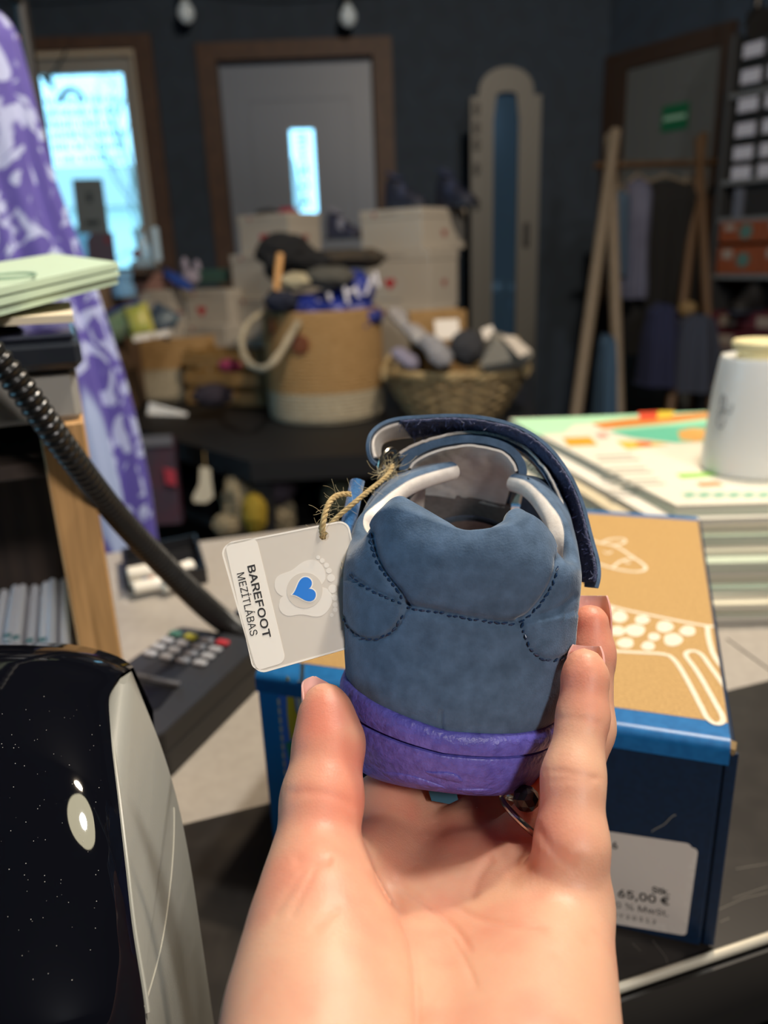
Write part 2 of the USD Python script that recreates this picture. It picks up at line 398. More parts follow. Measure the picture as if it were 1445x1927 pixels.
lines = [
    ([(150, 770), (285, 812), (420, 852), (620, 892), (800, 930), (1000, 966), (1088, 970)], 2.0),
    ([(150, 1120), (340, 1140), (540, 1152), (715, 1160), (770, 1195), (835, 1290), (960, 1530), (1000, 1612), (1055, 1652), (1108, 1645), (1114, 1605), (1070, 1525), (930, 1275), (868, 1200), (845, 1160), (880, 1138), (925, 1142), (965, 1165), (1010, 1230), (1100, 1355), (1190, 1490)], 2.2),
    ([(1002, 968), (1012, 1060), (1045, 1175), (1110, 1260), (1165, 1330)], 2.4),
    ([(180, 360), (250, 385), (330, 395), (400, 425), (470, 475), (540, 520), (580, 555), (560, 582), (490, 587), (400, 575), (310, 552), (230, 525)], 1.9),
    ([(262, 385), (320, 358), (400, 352), (435, 365), (425, 385), (380, 398), (330, 398)], 1.7),
    ([(345, 552), (390, 515), (440, 497), (490, 494)], 1.5), ([(425, 508), (445, 528), (462, 522)], 1.2), ([(285, 448), (310, 462), (335, 445)], 1.2)]
gl = unary_union([LineString(chaikin([lid_xy(*cx(*q)) for q in pl])).buffer(w / 2000.0) for pl, w in lines])
gl = gl.intersection(sbox(0, 0.004, BW - 0.0031, BL))
part('giraffe_print', prism(gl, top + 0.0002, top + 0.0004), whiteprint, sb)
for (x, y, a, b) in [(390, 900, 56, 42), (548, 922, 52, 32), (705, 970, 60, 40), (866, 1000, 56, 36), (378, 1000, 52, 35), (500, 997, 70, 42), (630, 1042, 42, 28), (762, 1062, 66, 45), (432, 1085, 60, 36), (590, 1105, 48, 32), (310, 850, 42, 25)]:
    t = np.linspace(0, 2 * np.pi, 20, endpoint=False)
    pl = Polygon([lid_xy(*cx(x + a * math.cos(k) * (1 + .08 * math.sin(3 * k + x)), y + b * math.sin(k))) for k in t])
    part('giraffe_spot', prism(pl, top + 0.0002, top + 0.0004), whiteprint, sb)
# printed end on the left of the front
def fr(px, py):
    p = onplane(px, py, box_o - bb * 0.0010, bb); d = p - box_o
    return np.array([d @ ba, d[2]])
FX, FY = np.array([1.0, 0, 0]), np.array([0, 0, 1.0])
def front(name, poly, mat, lift=0.0, th=0.00012, parent=sb, label=None):
    return part(name, place(prism(poly, 0, th), [0, -0.00082 - lift, 0], FX, FY, [0, -1.0, 0]), mat, parent, label=label)
hz = BH - 0.0100
xs = [fr(530, 1380)[0], fr(585, 1380)[0], fr(645, 1380)[0], fr(652, 1380)[0]]
front('blue_end_strip', sbox(0.0008, 0.002, xs[0], hz), M('bright_blue_card', '#1580c8', 0.4), 0.0001)
front('picture_panel', sbox(xs[0], 0.002, xs[1], hz), M('picture_blue', '#4a80e0', 0.4), 0.0001)
front('dotted_line', unary_union([sbox(xs[0] - 0.0006, k, xs[0] + 0.0006, k + 0.0035) for k in np.arange(0.004, hz - .004, 0.005)]), whiteprint, 0.00022)
front('dark_leaf', sbox(xs[1], 0.002, xs[2], hz), M('dark_green_print', '#1b4a38', 0.4), 0.0001)
front('light_leaf', Polygon([(xs[2], 0.03), (xs[2] + .005, 0.03), (xs[2] + .004, hz), (xs[2] - .001, hz)]), M('bright_green_print', '#7cc24a', 0.4), 0.0002)
yl, gn, wh = M('yellow_print', '#e8c234', 0.4), M('green_print', '#3f9a6a', 0.4), M('offwhite_print', '#d8d2c2', 0.4)
for (pts, mt) in [([(541, 1275), (550, 1300), (556, 1345), (548, 1390), (543, 1345)], yl), ([(552, 1330), (561, 1350), (563, 1400), (553, 1385)], yl), ([(562, 1283), (570, 1285), (571, 1325), (564, 1340), (559, 1310)], wh), ([(568, 1250), (571, 1250), (569, 1285), (566, 1285)], wh), ([(552, 1385), (562, 1370), (566, 1400), (556, 1410)], gn), ([(540, 1400), (552, 1395), (548, 1430)], gn)]:
    q = Polygon([fr(*p) for p in pts])
    front('leaf_print', q.buffer(0.0006), mt, 0.0003)
# price label
lab = M('label_paper', '#d8cfc6', 0.5, '#cfc6bd', 400)
lp = Polygon([fr(1095, 1562), fr(1288, 1588), fr(1312, 1595), fr(1290, 1757), fr(1090, 1722)])
c4 = [fr(1080, 1560), fr(1303, 1591), fr(1288, 1762), fr(1070, 1727)]
front('price_label', rounded(Polygon([fr(1060, 1560), fr(1314, 1597), fr(1291, 1761), fr(1060, 1722)]), 0.0022), lab, 0.0001)
front('old_label', rounded(Polygon([fr(1060, 1552), fr(1302, 1588), fr(1284, 1745), fr(1060, 1708)]), 0.0022), M('label_paper_b', '#d2c8bf', 0.5), 0.00022)
ink = M('black_ink', '#1d1b1c', 0.6)
inkg = M('grey_ink', '#4c4848', 0.6)
def ftext(name, s, px, py, h, bold, mat=ink, anchor='r'):
    p = fr(px, py)
    tx = unit(np.array(fr(1259, 1728) - fr(1150, 1709)))
    ax = np.array([tx[0], 0, tx[1]]); ay = np.array([-tx[1], 0, tx[0]])
    part(name, text_at(s, h, [p[0], -0.00118, p[1]], ax, ay, 0.0001, bold, anchor), mat, sb)
ftext('price_text', '65,00 €', 1259, 1703, 0.0042, True)
ftext('unit_text', 'Stk.', 1260, 1684, 0.0031, True)
ftext('tax_text', '19,00 % MwSt.', 1257, 1724, 0.0032, False, inkg)
ftext('code_text', 'D Y 2 0 3 1 2', 1234, 1738, 0.0022, False, inkg)
ftext('size_text', ',6', 1162, 1597, 0.0034, True)
part('hair', tube(curve(np.array([[q[0], -0.0012, q[1]] for q in [fr(1226, 1565), fr(1240, 1556), fr(1252, 1549), fr(1262, 1538), fr(1272, 1533)]]), 20), 0.00009, 5), whiteprint, sb, label='pale stray fibre on the front')

# ================================================================== SHOE
SRD = math.radians(6.0)
yd = unit(np.array([(872 - 722.5) / FPX, (900 - 963.5) / FPX, 1.0]))
zd = np.array([math.sin(SRD), -math.cos(SRD), 0]); zd = unit(zd - yd * (zd @ yd)); xd = np.cross(yd, zd)
toW = lambda d: d[0] * CR + d[1] * CD + d[2] * CF
SR = np.stack([toW(xd), toW(yd), toW(zd)], 1)
SO = at(848, 1500, 0.190)
shoe = thing('toddler_shoe', 'dark blue nubuck toddler shoe with purple rubber sole and open strap, held in the hand', 'shoe', SO, R=SR)
def S(px, py, y):
    """local point (metres) of the shoe on the pixel's ray in the plane local y (mm)"""
    p = onplane(px, py, SO + SR[:, 1] * y / 1000.0, SR[:, 1])
    return (p - SO) @ SR
def toworld(v): return SO + np.asarray(v) @ SR.T
nubuck = M('blue_nubuck', '#566d88', 0.78, '#3f5369', 260, detail=9, ramp=(0.25, 0.75), bump=(1800, 0.00012), sheen_weight=0.25, sheen_roughness=0.4, specular_ior_level=0.25)
nubuck_l = M('bright_blue_nubuck', '#27659b', 0.85, '#1e5585', 600, bump=(1500, 0.0002), sheen_weight=0.3)
lining = M('white_lining', '#e9e0d6', 0.6, '#ded4c9', 300, bump=(900, 0.00008))
greylin = M('grey_lining', '#8d7f78', 0.8, '#7f726c', 500, bump=(1600, 0.0001))
rubber = M('purple_rubber', '#6460ba', 0.42, '#5450a6', 420, bump=(420, 0.0007, 'noise'), detail=3)
velcro = M('navy_velcro', '#12162e', 0.7, '#2a3158', 1600, bump=(2200, 0.0006), sheen_weight=0.5, sheen_tint=(0.5, 0.55, 0.9))
thread = M('blue_thread', '#1b3556', 0.35)
steel = M('steel', '#a8a294', 0.25, metallic=1.0)
jute = M('jute_twine', '#a58b5c', 0.85, '#bfa878', 900)

from scipy.interpolate import Akima1DInterpolator
phis = np.radians([0, 15, 31, 48, 66, 90])
rows = [  # centre, left silhouette, right silhouette ; then forward columns
    ((838, 1378, 0), (653, 1265, 24), (1042, 1347, 24)),
    ((842, 1285, -0.6), (649, 1200, 24), (1073, 1255, 24)),
    ((850, 1170, 0.2), (647, 1115, 24), (1089, 1125, 24)),
    ((874, 1072, -1.0), (651, 1050, 25), (1092, 1065, 25))]
cols = []
for (c, l, r) in rows:
    C, Lp, Rp = S(*c), S(*l), S(*r); rw = {}
    for sgn, E in ((-1, Lp), (1, Rp)):
        for k, ph in enumerate(phis):
            q = np.array([C[0] + (E[0] - C[0]) * math.sin(ph) ** 0.92, C[1] + (E[1] - C[1]) * (1 - math.cos(ph)), C[2] + (E[2] - C[2]) * math.sin(ph)])
            rw[sgn * k] = q
        lift = [0, 0.0005, 0.003, 0.006][rows.index((c, l, r))]
        for k, (yy, sx, lf) in enumerate(((38, 1.0, 1), (52, 0.99, 2), (67, 0.94, 3))):
            rw[sgn * (6 + k)] = np.array([E[0] * sx, yy / 1000.0, E[2] + lift * lf])
    cols.append([rw[k] for k in range(-8, 9)])
topL = {0: (893, 1003, 2), -1: (838, 982, 3), -2: (752, 940, 7), -3: (714, 962, 12), -4: (692, 1004, 19), -5: (668, 994, 28), -6: (698, 947, 37), -7: (750, 902, 46), -8: (845, 869, 57),
        1: (945, 985, 3), 2: (976, 960, 7), 3: (1022, 1000, 13), 4: (1054, 1060, 20), 5: (1078, 1020, 28), 6: (1058, 962, 38), 7: (1020, 914, 48), 8: (973, 891, 56)}
cols.append([S(*topL[k]) for k in range(-8, 9)])
ctrl = np.array(cols)                                         # 5 x 17 x 3
NU, NV = 300, 110
uu = np.linspace(-8, 8, NU)
du = np.array([Akima1DInterpolator(np.arange(-8, 9), ctrl[r])(uu) for r in range(5)])      # 5 x NU x 3
vv = np.linspace(0, 4, NV)
outer = CubicSpline(np.arange(5), du, axis=0)(vv)              # NV x NU x 3
def grid_normals(g):
    n = np.cross(np.gradient(g, axis=1), np.gradient(g, axis=0)); n /= np.maximum(np.linalg.norm(n, axis=2, keepdims=True), 1e-12); return n
nor = grid_normals(outer)
if nor[NV // 2, NU // 2, 1] > 0: nor = -nor                    # outward at the heel is -y
nor0 = nor.copy()
# stitched seams, drawn where the photograph shows them, then pressed into the leather
cp = lambda x, y: (400 + x * 0.519, 760 + y * 0.519)
L1 = [cp(575, 470), cp(583, 520), cp(610, 590), cp(660, 660), cp(690, 700), cp(703, 735)]
L2 = [cp(703, 735), cp(790, 750), cp(900, 772), cp(1000, 788), cp(1080, 795), cp(1118, 788)]
L3 = [cp(1118, 788), cp(1180, 730), cp(1225, 660), cp(1245, 600), cp(1250, 565)]
L4 = [cp(478, 775), cp(505, 825), cp(560, 855), cp(610, 850), cp(660, 815), cp(690, 765), cp(700, 738)]
L4b = [cp(500, 620), cp(560, 665), cp(620, 695), cp(700, 728)]
L5 = [cp(1118, 790), cp(1130, 845), cp(1165, 905), cp(1220, 930), cp(1275, 915), cp(1305, 895)]
L5b = [cp(1118, 788), cp(1200, 765), cp(1260, 740), cp(1310, 700)]
LN = [(830, 1340), (832, 1378)]
P2 = proj(toworld(outer.reshape(-1, 3))); pxy, pz = P2[:, :2], P2[:, 2]
facing = (((toworld(outer.reshape(-1, 3)) - CAM) * (nor.reshape(-1, 3) @ SR.T)).sum(1) < 0) & (pz < 0.222)
disp = np.zeros(len(pxy))
pad_d = np.full(len(pxy), 1e9)
padpoly = Polygon([*L1, *L2[1:], *L3[1:], (1040, 1020), (1000, 940), (900, 985), (760, 930), (700, 960)])
import shapely
inpad = shapely.contains_xy(padpoly, pxy[:, 0], pxy[:, 1])
for L, dep, wid in ((L1, 0.9, 7), (L2, 1.0, 9), (L3, 0.9, 8), (L4, 0.45, 4), (L4b, 0.4, 5), (L5, 0.5, 4.5), (L5b, 0.5, 7), (LN, 0.7, 3)):
    Ls = smooth_poly(np.array(L), 60) if len(L) > 2 else np.array(L, float)
    d, _ = seg_dist(pxy, Ls)
    if L in (L1, L2, L3): pad_d = np.minimum(pad_d, d)
    disp -= dep * np.exp(-(d / wid) ** 2)
disp += np.where(inpad, 2.4 * (1 - np.exp(-pad_d / 40.0)), 0)
for L in (L4, L5):
    hullp = Polygon(np.vstack([smooth_poly(np.array(L), 60), [cp(480, 640) if L is L4 else cp(1320, 760)]])).buffer(0)
    ins_ = shapely.contains_xy(hullp, pxy[:, 0], pxy[:, 1]); d, _ = seg_dist(pxy, smooth_poly(np.array(L), 60))
    disp += np.where(ins_, 0.55 * np.clip(d / 6.0, 0, 1), 0)
disp = np.where(facing, disp, 0).reshape(NV, NU)
fbm_d = (meshkit.fbm(outer.reshape(-1, 3) * 90, 3, 5).reshape(NV, NU) - 0.5) * 0.7
tfade = np.clip((4 - vv)[:, None] / 0.25, 0, 1)
outer = outer + nor * ((disp * np.clip((4 - vv)[:, None] / 0.1, 0.0, 1) + fbm_d * tfade) / 1000.0)[..., None]
# rim and lining
thick = np.interp(np.abs(uu), [0, 3, 4, 5, 8], [4.4, 5.0, 5.0, 6.6, 6.0]) / 1000.0
upv = outer[-1] - outer[-6]; upv /= np.linalg.norm(upv, axis=1, keepdims=True)
nt = nor0[-4]; nt = nt - upv * (nt * upv).sum(1, keepdims=True); nt /= np.linalg.norm(nt, axis=1, keepdims=True)
def rim(th): return outer[-1] - nt * (thick / 2)[:, None] + nt * (thick / 2 * math.cos(th))[:, None] + upv * (thick / 2 * math.sin(th))[:, None]
blue_rim = np.array([rim(t) for t in np.radians(np.linspace(12, 62, 7))])
white_rim = np.array([rim(t) for t in np.radians(np.linspace(58, 180, 12))])
gu = np.concatenate([outer, blue_rim]);
def oriented(g, out=True):
    x = closed_grid(g); k = len(g) // 2 * g.shape[1] + g.shape[1] // 2
    return x if (x.face_normals[len(x.faces) // 4].dot([0, 1, 0]) < 0) == out else closed_grid(g, flip=True)
part('upper', closed_grid(gu), nubuck, shoe, smooth=True)
inner = outer - nor0 * (thick[None, :, None] * np.interp(vv, [0, 3.2, 4], [0.8, 1.0, 1.0])[:, None, None])
wl = np.concatenate([white_rim, inner[::-1][1:]])
part('lining', closed_grid(wl, flip=True), lining, shoe, smooth=True)
# stitches: short thread capsules laid in the seams
tree = cKDTree(proj(toworld(outer[:, 40:-40].reshape(-1, 3)))[facing.reshape(NV, NU)[:, 40:-40].ravel()][:, :2])
fpts = outer[:, 40:-40].reshape(-1, 3)[facing.reshape(NV, NU)[:, 40:-40].ravel()]; fn = nor[:, 40:-40].reshape(-1, 3)[facing.reshape(NV, NU)[:, 40:-40].ravel()]
st = []
def stitch(L, step=13.0, ln=8.5, off=0.0):
    P = polyline(smooth_poly(np.array(L), 80), step)
    for a, b in zip(P[:-1], P[1:]):
        q = a + (b - a) * (ln / step); ia, ib = tree.query(a)[1], tree.query(q)[1]
        A, B = fpts[ia] + fn[ia] * 0.00022, fpts[ib] + fn[ib] * 0.00022
        if np.linalg.norm(A - B) < 0.004 and np.linalg.norm(A - B) > 1e-5:
            st.append(tube(np.array([A, (A + B) / 2 + fn[ia] * 0.0002, B]) + fn[ia] * 0.00012, [0.00018, 0.0003, 0.00018], 6))
for L in (L1, L2, L3, L4, L4b, L5): stitch(L)
part('stitching', cat(st), thread, shoe, kind='stuff')
# toe box and its lining
def vamp_grid(shrink=0.0, y0=0.078):
    rowsv = []
    for t in np.linspace(0, 1, 26):
        y = y0 + (0.142 - y0) * (1 - (1 - t) ** 1.6)
        w = np.interp(y, [0.06, 0.09, 0.115, 0.13, 0.138, 0.142], [0.0305, 0.034, 0.033, 0.026, 0.016, 0.002]) - shrink
        h = np.interp(y, [0.06, 0.075, 0.1, 0.12, 0.135, 0.142], [0.076, 0.068, 0.053, 0.045, 0.034, 0.020]) - shrink
        a = np.linspace(0, np.pi, 33)
        rowsv.append(np.stack([max(w, .001) * np.cos(a), np.full(33, y), 0.014 + (h - 0.014) * np.sin(a) ** 0.85], 1))
    return np.array(rowsv)
part('toe_box', closed_grid(vamp_grid()), nubuck, shoe, smooth=True)
part('toe_lining', closed_grid(vamp_grid(0.002), flip=True), greylin, shoe, smooth=True)
for sg_ in (-1, 1):
    gs = []
    for y in np.linspace(0.050, 0.094, 12):
        a = np.linspace(0, np.radians(54 if sg_ < 0 else 60), 12); w = np.interp(y, [.046, .06, .094], [.0285, .0285, .031]); h = np.interp(y, [.046, .07, .094], ([.083, .080, .060] if sg_ < 0 else [.086, .086, .076]))
        gs.append(np.stack([sg_ * w * np.cos(a), np.full(12, y), 0.017 + (h - 0.017) * np.sin(a) ** 0.55], 1))
    gq = []
    for y in np.linspace(0.056, 0.084, 10):
        a = np.linspace(0, np.radians(44 if sg_ < 0 else 62), 14); h = np.interp(y, [.056, .07, .084], [.083, .080, .070])
        gq.append(np.stack([sg_ * 0.0318 * np.cos(a), np.full(14, y), 0.015 + (h - 0.015) * np.sin(a) ** 0.6], 1))
    part('quarter', closed_grid(np.array(gq)), nubuck, shoe, smooth=True)
    part('side_lining', closed_grid(np.array(gs)), lining if sg_ < 0 else lining, shoe, smooth=True)
# sole: offset rings of the foot outline
th = np.linspace(0, 2 * np.pi, 160, endpoint=False)
base_u = np.array([ctrl[0][k] for k in range(0, 17)])
sole_xy = np.vstack([base_u[:, :2], [[0.036, 0.09], [0.0365, 0.108], [0.030, 0.128], [0.016, 0.141], [0, 0.1445], [-0.016, 0.141], [-0.030, 0.128], [-0.0365, 0.108], [-0.036, 0.09]]])
loop = np.vstack([sole_xy, sole_xy[:1]]); dd = np.r_[0, np.cumsum(np.linalg.norm(np.diff(loop, axis=0), axis=1))]
sl = CubicSpline(dd, loop, bc_type='periodic')(np.linspace(0, dd[-1], 260, endpoint=False))
tg = np.gradient(np.vstack([sl[-2:], sl, sl[:2]]), axis=0)[2:-2]; on = np.c_[tg[:, 1], -tg[:, 0]]; on /= np.linalg.norm(on, axis=1, keepdims=True)
if (on[np.argmin(sl[:, 1])][1]) > 0: on = -on
zt = ctrl[0][:, 2]; ztop = np.interp(np.arctan2(sl[:, 0], 0.04 - sl[:, 1]), np.arctan2(base_u[4:13, 0], 0.04 - base_u[4:13, 1]), zt[4:13])
ztop = np.where(sl[:, 1] > 0.06, 0.0165, ztop)
prof = [(-0.014, -0.22), (-0.0085, -0.21), (-0.0050, -0.15), (-0.0026, -0.02), (-0.0008, 0.20), (0.0003, 0.42), (0.0006, 0.60), (0.0004, 0.635), (-0.0010, 0.655), (-0.0010, 0.675), (0.0010, 0.695), (0.0016, 0.80), (0.0016, 0.92), (0.0011, 1.0), (0.0002, 1.035), (-0.0030, 1.02), (-0.012, 0.99)]
rings = np.array([np.c_[sl + on * o, ztop * f] for o, f in prof])
heel_rise = 0.0012 * np.exp(-np.clip(sl[:, 1], 0, 1) / 0.012)
rings[..., 2] += heel_rise[None] * np.clip(1 - np.array([f for _, f in prof])[:, None] / 0.5, 0, 1)
sm = closed_grid(rings, wrap=True)
v = np.vstack([sm.vertices, [0, 0.07, 0.0], [0, 0.07, 0.0165]]); n = 260; i = np.arange(n); j = (i + 1) % n; o_ = (len(prof) - 1) * n
sm = trimesh.Trimesh(v, np.vstack([sm.faces, np.c_[j, i, np.full(n, len(v) - 2)], np.c_[o_ + i, o_ + j, np.full(n, len(v) - 1)]]), process=False)
if sm.volume < 0: sm = trimesh.Trimesh(sm.vertices, sm.faces[:, ::-1], process=False)
sole = part('sole', sm, rubber, shoe, smooth=50)
part('insole', prism(Polygon(sl).buffer(-0.004), 0.0172, 0.0185), greylin, shoe)
# raised leaf-shaped lugs on the heel of the sole
def lug(pts, hgt):
    P = Polygon(smooth_poly(np.vstack([pts, pts[:1]]), 40)).buffer(0); mv, mf = trimesh.creation.triangulate_polygon(P, engine='earcut')
    xs_, ys_ = np.meshgrid(np.arange(P.bounds[0], P.bounds[2], 2.5), np.arange(P.bounds[1], P.bounds[3], 2.5)); gp_ = np.c_[xs_.ravel(), ys_.ravel()]
    gp_ = gp_[shapely.contains_xy(P.buffer(-1.0), gp_[:, 0], gp_[:, 1])]; bp = np.array(P.exterior.segmentize(2.5).coords)[:-1]
    q = np.vstack([bp, gp_]); from_ = Delaunay(q).simplices; cen = q[from_].mean(1); from_ = from_[shapely.contains_xy(P, cen[:, 0], cen[:, 1])]
    d = shapely.distance(shapely.points(q), P.exterior); hh_ = hgt * (1 - np.exp(-d / 3.0)) - .0001
    R_ = np.array([unit(ray(*k)) for k in q]); o_ = (CAM - SO) @ SR; Rl = R_ @ SR
    l_, ri, _ = sm.ray.intersects_location(np.repeat(o_[None], len(q), 0), Rl, multiple_hits=False)
    ok = -np.ones(len(q), int); ok[ri] = np.arange(len(ri)); keep_ = (ok[from_] >= 0).all(1)
    V_ = np.zeros((len(q), 3)); V_[ri] = l_ - Rl[ri] * hh_[ri][:, None] + [0, 0, 0]
    return trimesh.Trimesh(V_, from_[keep_][:, ::-1], process=False)
from scipy.spatial import Delaunay
for pts in ([(716, 1452), (760, 1456), (820, 1474), (838, 1482), (800, 1484), (745, 1474)], [(790, 1446), (830, 1452), (866, 1462), (872, 1470), (835, 1468), (805, 1458)], [(845, 1481), (890, 1484), (925, 1487), (905, 1493), (868, 1491)]):
    lm = lug(np.array(pts, float), .0009)
    if len(lm.faces): part('lug', lm, rubber, sole, smooth=True)
# tongue
def upsample(rows_, nu, nv):
    A = np.array([curve(np.array(r), nu) for r in rows_]); return CubicSpline(np.linspace(0, 1, len(A)), A, axis=0)(np.linspace(0, 1, nv)) if len(A) > 2 else A[0] + np.linspace(0, 1, nv)[:, None, None] * (A[1] - A[0])
tt = [(758, 885, 58), (770, 862, 58), (797, 843, 58), (840, 830, 58), (885, 826, 58), (932, 833, 58), (965, 850, 58), (982, 876, 58), (983, 895, 58)]
tb = [(772, 925, 86), (782, 920, 86), (802, 918, 86), (838, 922, 87), (875, 928, 88), (912, 935, 88), (940, 942, 87), (958, 946, 86), (962, 948, 86)]
tmid = [((a[0] + b[0]) / 2, (a[1] + b[1]) / 2 - 5, 72) for a, b in zip(tt, tb)]
tg_ = upsample([[S(*p) for p in tt], [S(*p) for p in tmid], [S(*p) for p in tb]], 60, 30)
part('tongue', slab(tg_, 0.0026), nubuck, shoe, smooth=50)
low = [S(p[0] + (3 if k < 4 else -3), 1034, 106) for k, p in enumerate(tb)]
gsh = upsample([[S(p[0], p[1] - 4, p[2] - 3) - np.array([0, 0, .0016]) for p in tb], [S(p[0], (p[1] + 1034) / 2 - 4, 97) - np.array([0, 0, .001]) for p in tb], low], 40, 16)
part('inner_lining', slab(gsh, 0.0008), greylin, shoe, smooth=50)
gi = tg_[:, 3:-3].copy(); ce = gi.mean((0, 1)); wr = (meshkit.fbm(gi.reshape(-1, 3) * [160, 60, 160], 3, 9).reshape(gi.shape[:2]) - 0.5) * 0.0018
nn = grid_normals(gi); sgn = -1 if nn[10, 30, 2] > 0 else 1
gi = gi + nn * (sgn * (0.0018 + wr * 0.6))[..., None]
gi[..., 2] -= 0.0006
part('tongue_lining', slab(gi, 0.0008), lining, shoe, smooth=50)
# strap: a band arching over the instep, opened, velcro on its inner side
U = [(716, 872, 52), (702, 862, 52), (697, 842, 52), (704, 816, 54), (732, 797, 56), (780, 790, 56), (850, 787, 56), (930, 795, 55), (1000, 822, 54), (1050, 870, 52), (1088, 940, 50), (1110, 1020, 46), (1122, 1080, 42), (1117, 1104, 41)]
Vv = [(728, 876, 66), (718, 866, 66), (715, 848, 66), (721, 834, 68), (742, 826, 70), (782, 822, 72), (850, 816, 74), (920, 824, 72), (975, 848, 70), (1018, 892, 68), (1058, 962, 64), (1084, 1034, 58), (1096, 1082, 53), (1097, 1104, 51)]
sg = upsample([[S(*p) for p in U], [S(*p) for p in Vv]], 160, 14)
sn = grid_normals(sg); ss = 1 if sn[5, 70, 2] > 0 else -1
sgo = sg + sn * ss * 0.0009
strap = part('strap', slab(sgo, 0.0011), nubuck, shoe, smooth=50)
px_s = proj(toworld(sg[0]))[:, 0]; k0 = int(np.argmax(px_s > 752))
vg = sg[0:-1, k0:-2] - sn[0:-1, k0:-2] * ss * 0.0003
vg = vg + sn[0:-1, k0:-2] * (meshkit.noise(vg.reshape(-1, 3) * 1400, 3).reshape(vg.shape[:2])[..., None] - 0.5) * 0.0007
part('velcro', slab(vg, 0.0009), velcro, strap, smooth=True, label='dark navy velcro facing inside the strap')
fz = []
r2 = np.random.default_rng(3)
for k in range(900):
    a, b = r2.integers(0, vg.shape[0]), r2.integers(0, vg.shape[1]); p = vg[a, b]; d = -sn[0:-1, k0:-2][a, b] * ss + r2.normal(0, 0.7, 3)
    e = r2.normal(0, 0.0006, 3); fz.append(tube(np.array([p, p + d * 0.0006 + e * .5, p + d * 0.0008 + e]), 0.00007, 4, caps=False))
part('velcro_pile', cat(fz), M('velcro_fibre', '#3d4670', 0.5), strap, kind='stuff')
lg = sg[1:-1, 4:k0 + 1] - sn[1:-1, 4:k0 + 1] * ss * 0.0003
part('strap_lining', slab(lg, 0.0008), lining, strap, smooth=True)
# instep band under the strap, with its raw white edge
W1 = [(752, 858, 62), (790, 838, 63), (840, 824, 64), (890, 818, 64), (940, 826, 63), (985, 846, 61), (1020, 880, 58), (1046, 925, 54), (1066, 975, 48)]
W2 = [(a, b + 6, c + 12) for a, b, c in W1]
ib = upsample([[S(*p) for p in W1], [S(*p) for p in W2]], 60, 6)
part('instep_band', slab(ib, 0.002), nubuck, shoe, smooth=50)
eg = np.array([S(p[0], p[1] - 5, p[2] - 0.5) for p in W1]); we = curve(eg, 60) + rng.normal(0, 0.00008, (60, 3))
part('raw_edge', tube(we, 0.0005, 6), lining, shoe)
# metal ring and keeper tab at the left
def torus(R, r, n=28, m_=10):
    a = np.linspace(0, 2 * np.pi, n, endpoint=False); b = np.linspace(0, 2 * np.pi, m_, endpoint=False)
    g = np.stack([(R + r * np.cos(b)[None]) * np.cos(a)[:, None], (R + r * np.cos(b)[None]) * np.sin(a)[:, None], np.repeat(r * np.sin(b)[None], n, 0)], -1)
    g = np.concatenate([g, g[:1]]); return closed_grid(g, wrap=True)
def look_frame(p, tilt, spin):
    R0 = np.stack([CR, -CD, -CF], 1); return R0 @ rot([0, 0, 1], spin) @ rot([0, 1, 0], tilt)
def wpart(name, mesh, mat, parent, **k): return part(name, mesh, mat, parent, world=True, **k)
wpart('ring', place(affinity_mesh := torus(0.0048, 0.0009), at(730, 874, 0.243), *(lambda R_: (R_[:, 0], R_[:, 1], R_[:, 2]))(look_frame(0, math.radians(62), math.radians(-18)))), steel, shoe, label='small steel ring of the strap')
kp = [(672, 905, .235), (668, 925, .233), (662, 955, .229), (655, 985, .226), (648, 1010, .224)]
kg = np.array([[at(a - 7, b, d) for a, b, d in kp], [at(a, b - 2, d - .0025) for a, b, d in kp], [at(a + 8, b, d) for a, b, d in kp]])
wpart('pull_tab', slab(upsample(kg, 30, 9), 0.0022), nubuck_l, shoe, smooth=60, label='bright blue leather tab on the side')
wpart('lower_tab', hull(np.vstack([[at(a, b, d) for a, b in ((806, 1488), (858, 1488), (862, 1505), (845, 1513), (812, 1507))] for d in (0.212, 0.218)])), M('teal_tab', '#1f4d60', 0.8), shoe, label='teal tab below the heel')

# ================================================================== HANG TAG
tl, bl, br, tr_ = at(413, 1026, .214), at(482, 1270, .206), at(655, 1222, .209), at(646, 980, .217)
tx = unit(tr_ - tl); ty = tl - bl; ty = unit(ty - tx * (ty @ tx)); tz = np.cross(tx, ty)
TR = np.stack([tx, ty, tz], 1)
tag = thing('hang_tag', 'pale card hang tag with a blue heart, tied to the shoe by twine', 'tag', tl, R=TR)
def T2(px, py):
    p = onplane(px, py, tl, tz); return np.array([(p - tl) @ tx, (p - tl) @ ty])
tagc = M('tag_card', '#d2c9bc', 0.32, coat_weight=0.4, coat_roughness=0.25)
tagw = M('tag_white', '#efe8dc', 0.35, coat_weight=0.3)
tagl = M('tag_print_pale', '#e2dbd0', 0.35)
tagb = M('tag_blue', '#0a78d6', 0.35)
ct = lambda x, y: (400 + x * 280 / 1445.0, 960 + y * 330 / 1703.0)
TP = Polygon([T2(413, 1026), T2(482, 1270), T2(700, 1208), T2(655, 978)])
hole = Point(*T2(*ct(1082, 255))).buffer(0.0014)
part('card', prism(rounded(TP, 0.003).difference(hole), -0.0003, 0.0003), tagc, tag)
def tdec(name, poly, mat, z=0.0003, th=0.00006, label=None): part(name, prism(poly, z, z + th), mat, tag, label=label)
tdec('text_panel', rounded(Polygon([T2(*ct(118, 318)), T2(*ct(425, 265)), T2(*ct(715, 1475)), T2(*ct(395, 1570))]), 0.0022), tagw)
tdec('border', rounded(TP, 0.003).difference(rounded(TP, 0.003).buffer(-0.0005)), tagw)
